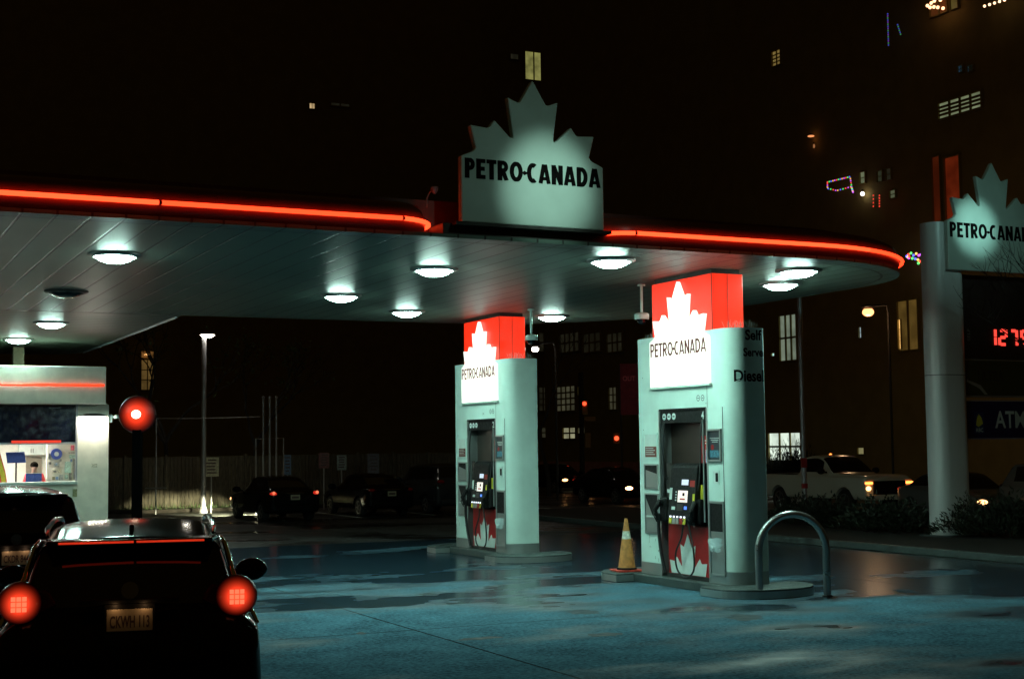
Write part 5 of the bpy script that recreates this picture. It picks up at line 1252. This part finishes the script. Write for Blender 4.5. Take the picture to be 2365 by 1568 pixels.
window(bB, 'B', 326, 354, 812, 826, (.7, .35, .1), .12, 1, 1)
window(bA, 'A', 1787, 1806, 118, 152, (.75, .52, .15), .28, 2, 4)
window(bA, 'A', 2217, 2228, 152, 168, (.1, .3, .6), .35, 3, 2); window(bA, 'A', 2238, 2252, 152, 166, (.1, .3, .6), .25, 4, 3)
window(bA, 'A', 2172, 2270, 226, 262, GRN, .35, 4, 4, lb='long row of greenish lit windows high at the right')
window(bA, 'A', 2152, 2190, -14, 34, (1, .35, .1), .04, 2, 1)
window(bA, 'A', 2198, 2216, -14, 22, YEL, .06, 1, 1)
window(bA, 'A', 1990, 2002, 398, 424, GRN, .25, 1, 2)
window(bA, 'A', 2030, 2042, 395, 420, GRN, .05, 1, 2); window(bA, 'A', 2050, 2062, 390, 416, DIM, .04, 1, 2)
window(bA, 'A', 2059, 2072, 440, 458, GRN, .18, 1, 2)
window(bA, 'A', 2158, 2176, 362, 512, (1, .16, .04), .035, 1, 1); window(bA, 'A', 2188, 2222, 362, 548, (1, .12, .03), .085, 1, 1, lb='tall red glowing panel behind the roadside sign')
window(bA, 'A', 2078, 2124, 694, 808, (.75, .45, .1), .10, 2, 1, lb='amber window beside the thick sign post'); window(bA, 'A', 2079, 2085, 738, 806, (1, .6, .2), 1.6, 1, 1)
window(bA, 'A', 1805, 1843, 728, 832, (.5, .62, .45), .28, 3, 2)
window(bA, 'A', 1988, 1994, 756, 780, (.5, .65, .7), .8, 1, 2); window(bA, 'A', 1786, 1793, 816, 822, (.6, 1, .9), .9, 1, 1)
window(bA, 'A', 1780, 1853, 1000, 1062, (.80, .95, .80), .95, 3, 2, lb='bright shop window with plants behind the pickup')
window(bA, 'A', 1985, 2000, 1034, 1048, (.6, .55, .25), .3, 1, 1)
for (a_, b_, c_, d_, s_, cc, rr) in ((1288, 1331, 893, 948, .10, 4, 4), (1338, 1352, 893, 912, .16, 1, 1), (1244, 1282, 895, 948, .02, 4, 4), (1304, 1332, 988, 1012, .55, 2, 2), (1338, 1354, 988, 1000, .30, 1, 1), (1250, 1285, 988, 1010, .04, 3, 2), (1410, 1427, 895, 945, .08, 2, 3),
                             (1244, 1290, 770, 812, .018, 4, 2), (1296, 1340, 770, 812, .02, 4, 2), (1405, 1440, 770, 812, .022, 3, 2), (1350, 1390, 770, 812, .012, 3, 2)):
    window(bB if b_ < 1292 else bA, 'B' if b_ < 1292 else 'A', a_, b_, c_, d_, (.72, .70, .42), s_ * .62, cc, rr)
# fairy lights on balconies
def fairy(pts_px, label, colors, r_=.045, s_=3.2, side='A', off=.9):
    t = thing('string_lights', label, 'string lights', (0, 0, 0), TH, 'string lights on the balconies')
    ps_ = [PU(x, y, A_U - off) for x, y in pts_px]
    MB().tube(ps_ if len(ps_) > 1 else [ps_[0], ps_[0] + Vector((0, .1, 0))], .008, 4).build('wire', 'dark_metal', t)
    for j, c_ in enumerate(colors):
        bm_ = emat('bulb_%d_%d' % (pts_px[0][0], j), c_, s_)
        for i, q in enumerate(ps_):
            if i % len(colors) == j: MB().ball(q, r_, r_, r_, 6, 4).build('bulb', bm_, t)
def line(a_, b_, n_): return [(a_[0] + (b_[0] - a_[0]) * k / (n_ - 1), a_[1] + (b_[1] - a_[1]) * k / (n_ - 1)) for k in range(n_)]
XM = [(1, .08, .05), (.1, .9, .15), (.12, .15, 1), (1, .5, .1), (.6, .1, .9)]
fairy(line((1911, 421), (1962, 409), 13) + line((1964, 413), (1967, 432), 5) + line((1965, 432), (1935, 440), 6) + line((1930, 440), (1913, 436), 4) + line((1911, 433), (1911, 424), 3), 'multicoloured string lights outlining a balcony', XM, .045, 1.0)
fairy(line((1967, 434), (1970, 444), 5), 'short tail of multicoloured lights below the outlined balcony', XM, .05, 1.3)
fairy([(2098, 588), (2104, 585), (2110, 590), (2116, 586), (2122, 590), (2100, 594), (2107, 597), (2114, 598), (2120, 600), (2127, 588), (2125, 604), (2121, 608)] + line((2094, 592), (2099, 596), 3), 'cluster of multicoloured lights between canopy tip and sign post', XM, .065, 2.2)
fairy(line((2050, 33), (2052, 105), 16), 'vertical blue and violet string lights high up', [(.12, .15, 1), (.4, .1, .8), (.1, .6, .2)], .04, .35)
fairy(line((2073, 58), (2080, 80), 6), 'small blue string lights beside the tall blue strand', [(.12, .15, 1), (.1, .6, .2)], .04, .35)
fairy(line((2017, 565 - 113), (2017, 590 - 113 - 0), 4) + line((2031, 477), (2031, 452), 5), 'short dim red lights right of the round balcony lamp', [(1, .08, .04)], .045, .8)
fairy([(2142, 14), (2151, 8), (2158, 3), (2148, 18), (2157, 17), (2166, 18), (2178, 20), (2172, 1)], 'warm round bulbs strung at the top edge', [(1, .5, .25)], .085, 3)
fairy(line((2274, 15), (2320, 1), 5), 'row of tiny warm bulbs at the top right', [(1, .6, .35)], .07, 2.5)
for (px, py, w_, h_, c_, s_, lb) in ((1873, 315, 16, 4, (1, .35, .12), 1.1, 'flat orange ceiling lamp on a dark balcony'), (1992, 448, 10, 10, (1, .85, .65), 5, 'round warm lamp glowing on a balcony'), (1880, 338, 5, 10, (1, .4, .15), .3, 'faint orange wall lamp below the flat balcony lamp'),
                                 (340, 819, 14, 5, (1, .5, .15), 1.4, 'small orange lamp above the amber window')):
    p = PU(px, py, A_U - .3) if px > 1000 else PV(px, py, B_V - .3); t = thing('balcony_lamp', lb, 'lamp', W(p.x, p.y, p.z), TH, 'lamps on the buildings')
    k_ = (p.y if True else 0); rad = w_ / 2 / FPX * W(p.x, p.y).y; rh = h_ / 2 / FPX * W(p.x, p.y).y
    MB().ball((0, 0, 0), rad, rad, rh, 14, 8).build('lamp_globe', emat('balcony_%d' % px, c_, s_), t, smooth=True); MB().lathe([(rad * .5, rh), (rad * .5, rh + .1)], 10).build('lamp_mount', 'dark_metal', t)

# ------------------------------------------------------------------ street furniture between the pumps
p = PY(1345, 1100, 78); zt_ = PY(1345, 860, 78).z
ts = thing('traffic_signal', 'dark signal pole with small red light and street name sign', 'traffic signal', (p.x, 78, 0), 0)
MB().tube([(0, 0, 0), (0, 0, zt_)], .14, 10).build('pole', 'bark', ts, smooth=True)
M['sig_y'] = mat('signal_yellow', (.30, .17, .03), .5)
for px, y0, y1, yl in ((1350, 925, 958, 932), (1357, 1000, 1034, None)):
    a_ = PY(px, y0, 77.7); b_ = PY(px, y1, 77.7); sg_ = MB().box(a_.x - p.x - .14, a_.x - p.x + .16, -.35, -.12, b_.z, a_.z).build('signal_head', 'sig_y', ts, bevel=.02)
    if yl: c_ = PY(px, yl, 77.6); MB().lathe([(.11, 0), (.11, .05)], 14, (c_.x - p.x, -.40, c_.z), 'y').build('red_light', emat('signal_red', (1, .06, .02), 3), sg_)
a_ = PY(1350, 972, 77.8); b_ = PY(1375, 962, 77.8)
MB().box(a_.x - p.x, b_.x - p.x, -.2, -.17, a_.z, b_.z).build('street_name_plate', 'sig_y', ts)
p = PY(1424, 1012, 80)
t2 = thing('pedestrian_signal', 'small red signal light on a thin pole by the construction hoarding', 'traffic signal', (p.x, 80, 0), 0)
MB().tube([(.3, .2, 0), (.3, .2, p.z + .5)], .05, 8).build('pole', 'bark', t2); MB().box(-.18, .18, 0, .2, p.z - .3, p.z + .3).build('signal_head', 'sig_y', t2)
MB().lathe([(.13, 0), (.13, .04)], 14, (0, -.04, p.z), 'y').build('red_light', emat('signal_red2', (1, .09, .03), 2.2), t2)
p = PY(1437, 1100, 62); a_ = PY(1434, 958, 62); b_ = PY(1476, 840, 62)
bn = thing('banner_post', 'dark red advertising banner on a thin post left of the nearer column', 'banner', (p.x, 62, 0), 0)
MB().tube([(0, 0, 0), (0, 0, b_.z)], .05, 8).build('post', 'bark', bn)
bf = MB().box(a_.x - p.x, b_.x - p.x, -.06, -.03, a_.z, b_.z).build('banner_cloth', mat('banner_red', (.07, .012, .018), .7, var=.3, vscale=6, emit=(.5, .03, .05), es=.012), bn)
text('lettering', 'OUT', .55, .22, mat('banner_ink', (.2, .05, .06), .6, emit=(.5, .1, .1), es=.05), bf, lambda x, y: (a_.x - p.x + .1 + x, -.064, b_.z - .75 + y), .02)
hb = thing('hoarding', 'low dull red construction hoarding across the street', 'fence', (0, 0, 0), TH)
a_ = PU(1290, 1068, 44.6); b_ = PU(1500, 1068, 44.6)
lo, hi = sorted((PU(1244, 1068, 44.6).y, PU(1480, 1068, 44.6).y)); zt_ = PU(1360, 1066, 44.6).z
k = 0; v_ = lo
while v_ < hi - .1:
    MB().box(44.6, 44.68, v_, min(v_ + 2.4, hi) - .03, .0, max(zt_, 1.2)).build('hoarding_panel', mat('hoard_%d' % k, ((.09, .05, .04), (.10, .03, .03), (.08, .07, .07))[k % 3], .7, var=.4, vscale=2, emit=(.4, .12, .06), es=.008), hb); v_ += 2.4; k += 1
# shop plants in front of the bright window
a_ = PU(1800, 1062, A_U - 1.4)
for k, (px, s_) in enumerate(((1790, .9), (1812, 1.0), (1836, 1.05), (1852, 1.0))):
    q = PU(px, 1062, A_U - 1.2); t = thing('window_shrub', ['small', 'leafy', 'dense', 'tall'][k] + ' dark shrub silhouetted ' + ['at the left end of', 'left of the middle of', 'right of the middle of', 'at the right end of'][k] + ' the bright shop window', 'shrub', W(A_U - 1.2, q.y, 0), 0, 'shrubs before the shop window')
    zz = PU(px, 1036, A_U - 1.2).z
    o = bpy.data.objects.new('foliage', shm[k % 3]); col.objects.link(o); o.parent = t; o.scale = (.75 * s_, .75 * s_, zz * s_)

# ------------------------------------------------------------------ added unseen spots, narrow and wide, brightening the leaf signs
def spot(name, loc, target, energy, size, color, blend=.6, soft=.2):
    ld = bpy.data.lights.new(name, 'SPOT'); ld.energy = energy; ld.spot_size = R(size); ld.spot_blend = blend; ld.color = color; ld.shadow_soft_size = soft
    o = bpy.data.objects.new(name, ld); col.objects.link(o); o.location = loc
    o.rotation_euler = (Vector(target) - Vector(loc)).to_track_quat('-Z', 'Y').to_euler(); return o
tgt = W(su + .22, FV, sz + .55)
spot('added_sign_spot', W(su + .5, FV - 9, 10.0), tgt, 2900, 10.5, (.62, 1, .84), 1.0, .1)
spot('added_sign_spot', W(su + .5, FV - 9, 10.0), tgt, 260, 27, (.62, 1, .84), 1.0, .1)
tg2 = W(SB.x + .95, SB.y, lz + .95)
spot('added_sign_spot', tuple(W(SB.x - 1.2, SB.y - 8, 9.5)), tg2, 2300, 12, (.5, 1, .9), 1.0, .1)
spot('added_sign_spot', tuple(W(SB.x - 1.2, SB.y - 8, 9.5)), tg2, 260, 36, (.5, 1, .9), 1.0, .1)

# ------------------------------------------------------------------ render
sc.render.engine = 'CYCLES'
sc.view_settings.view_transform = 'Standard'; sc.view_settings.look = 'None'; sc.view_settings.exposure = 0; sc.view_settings.gamma = 1
cy_ = sc.cycles
cy_.use_denoising = True; cy_.max_bounces = 6; cy_.diffuse_bounces = 3; cy_.glossy_bounces = 4; cy_.transparent_max_bounces = 8
cy_.sample_clamp_indirect = 6; cy_.use_light_tree = True; cy_.caustics_reflective = False; cy_.caustics_refractive = False
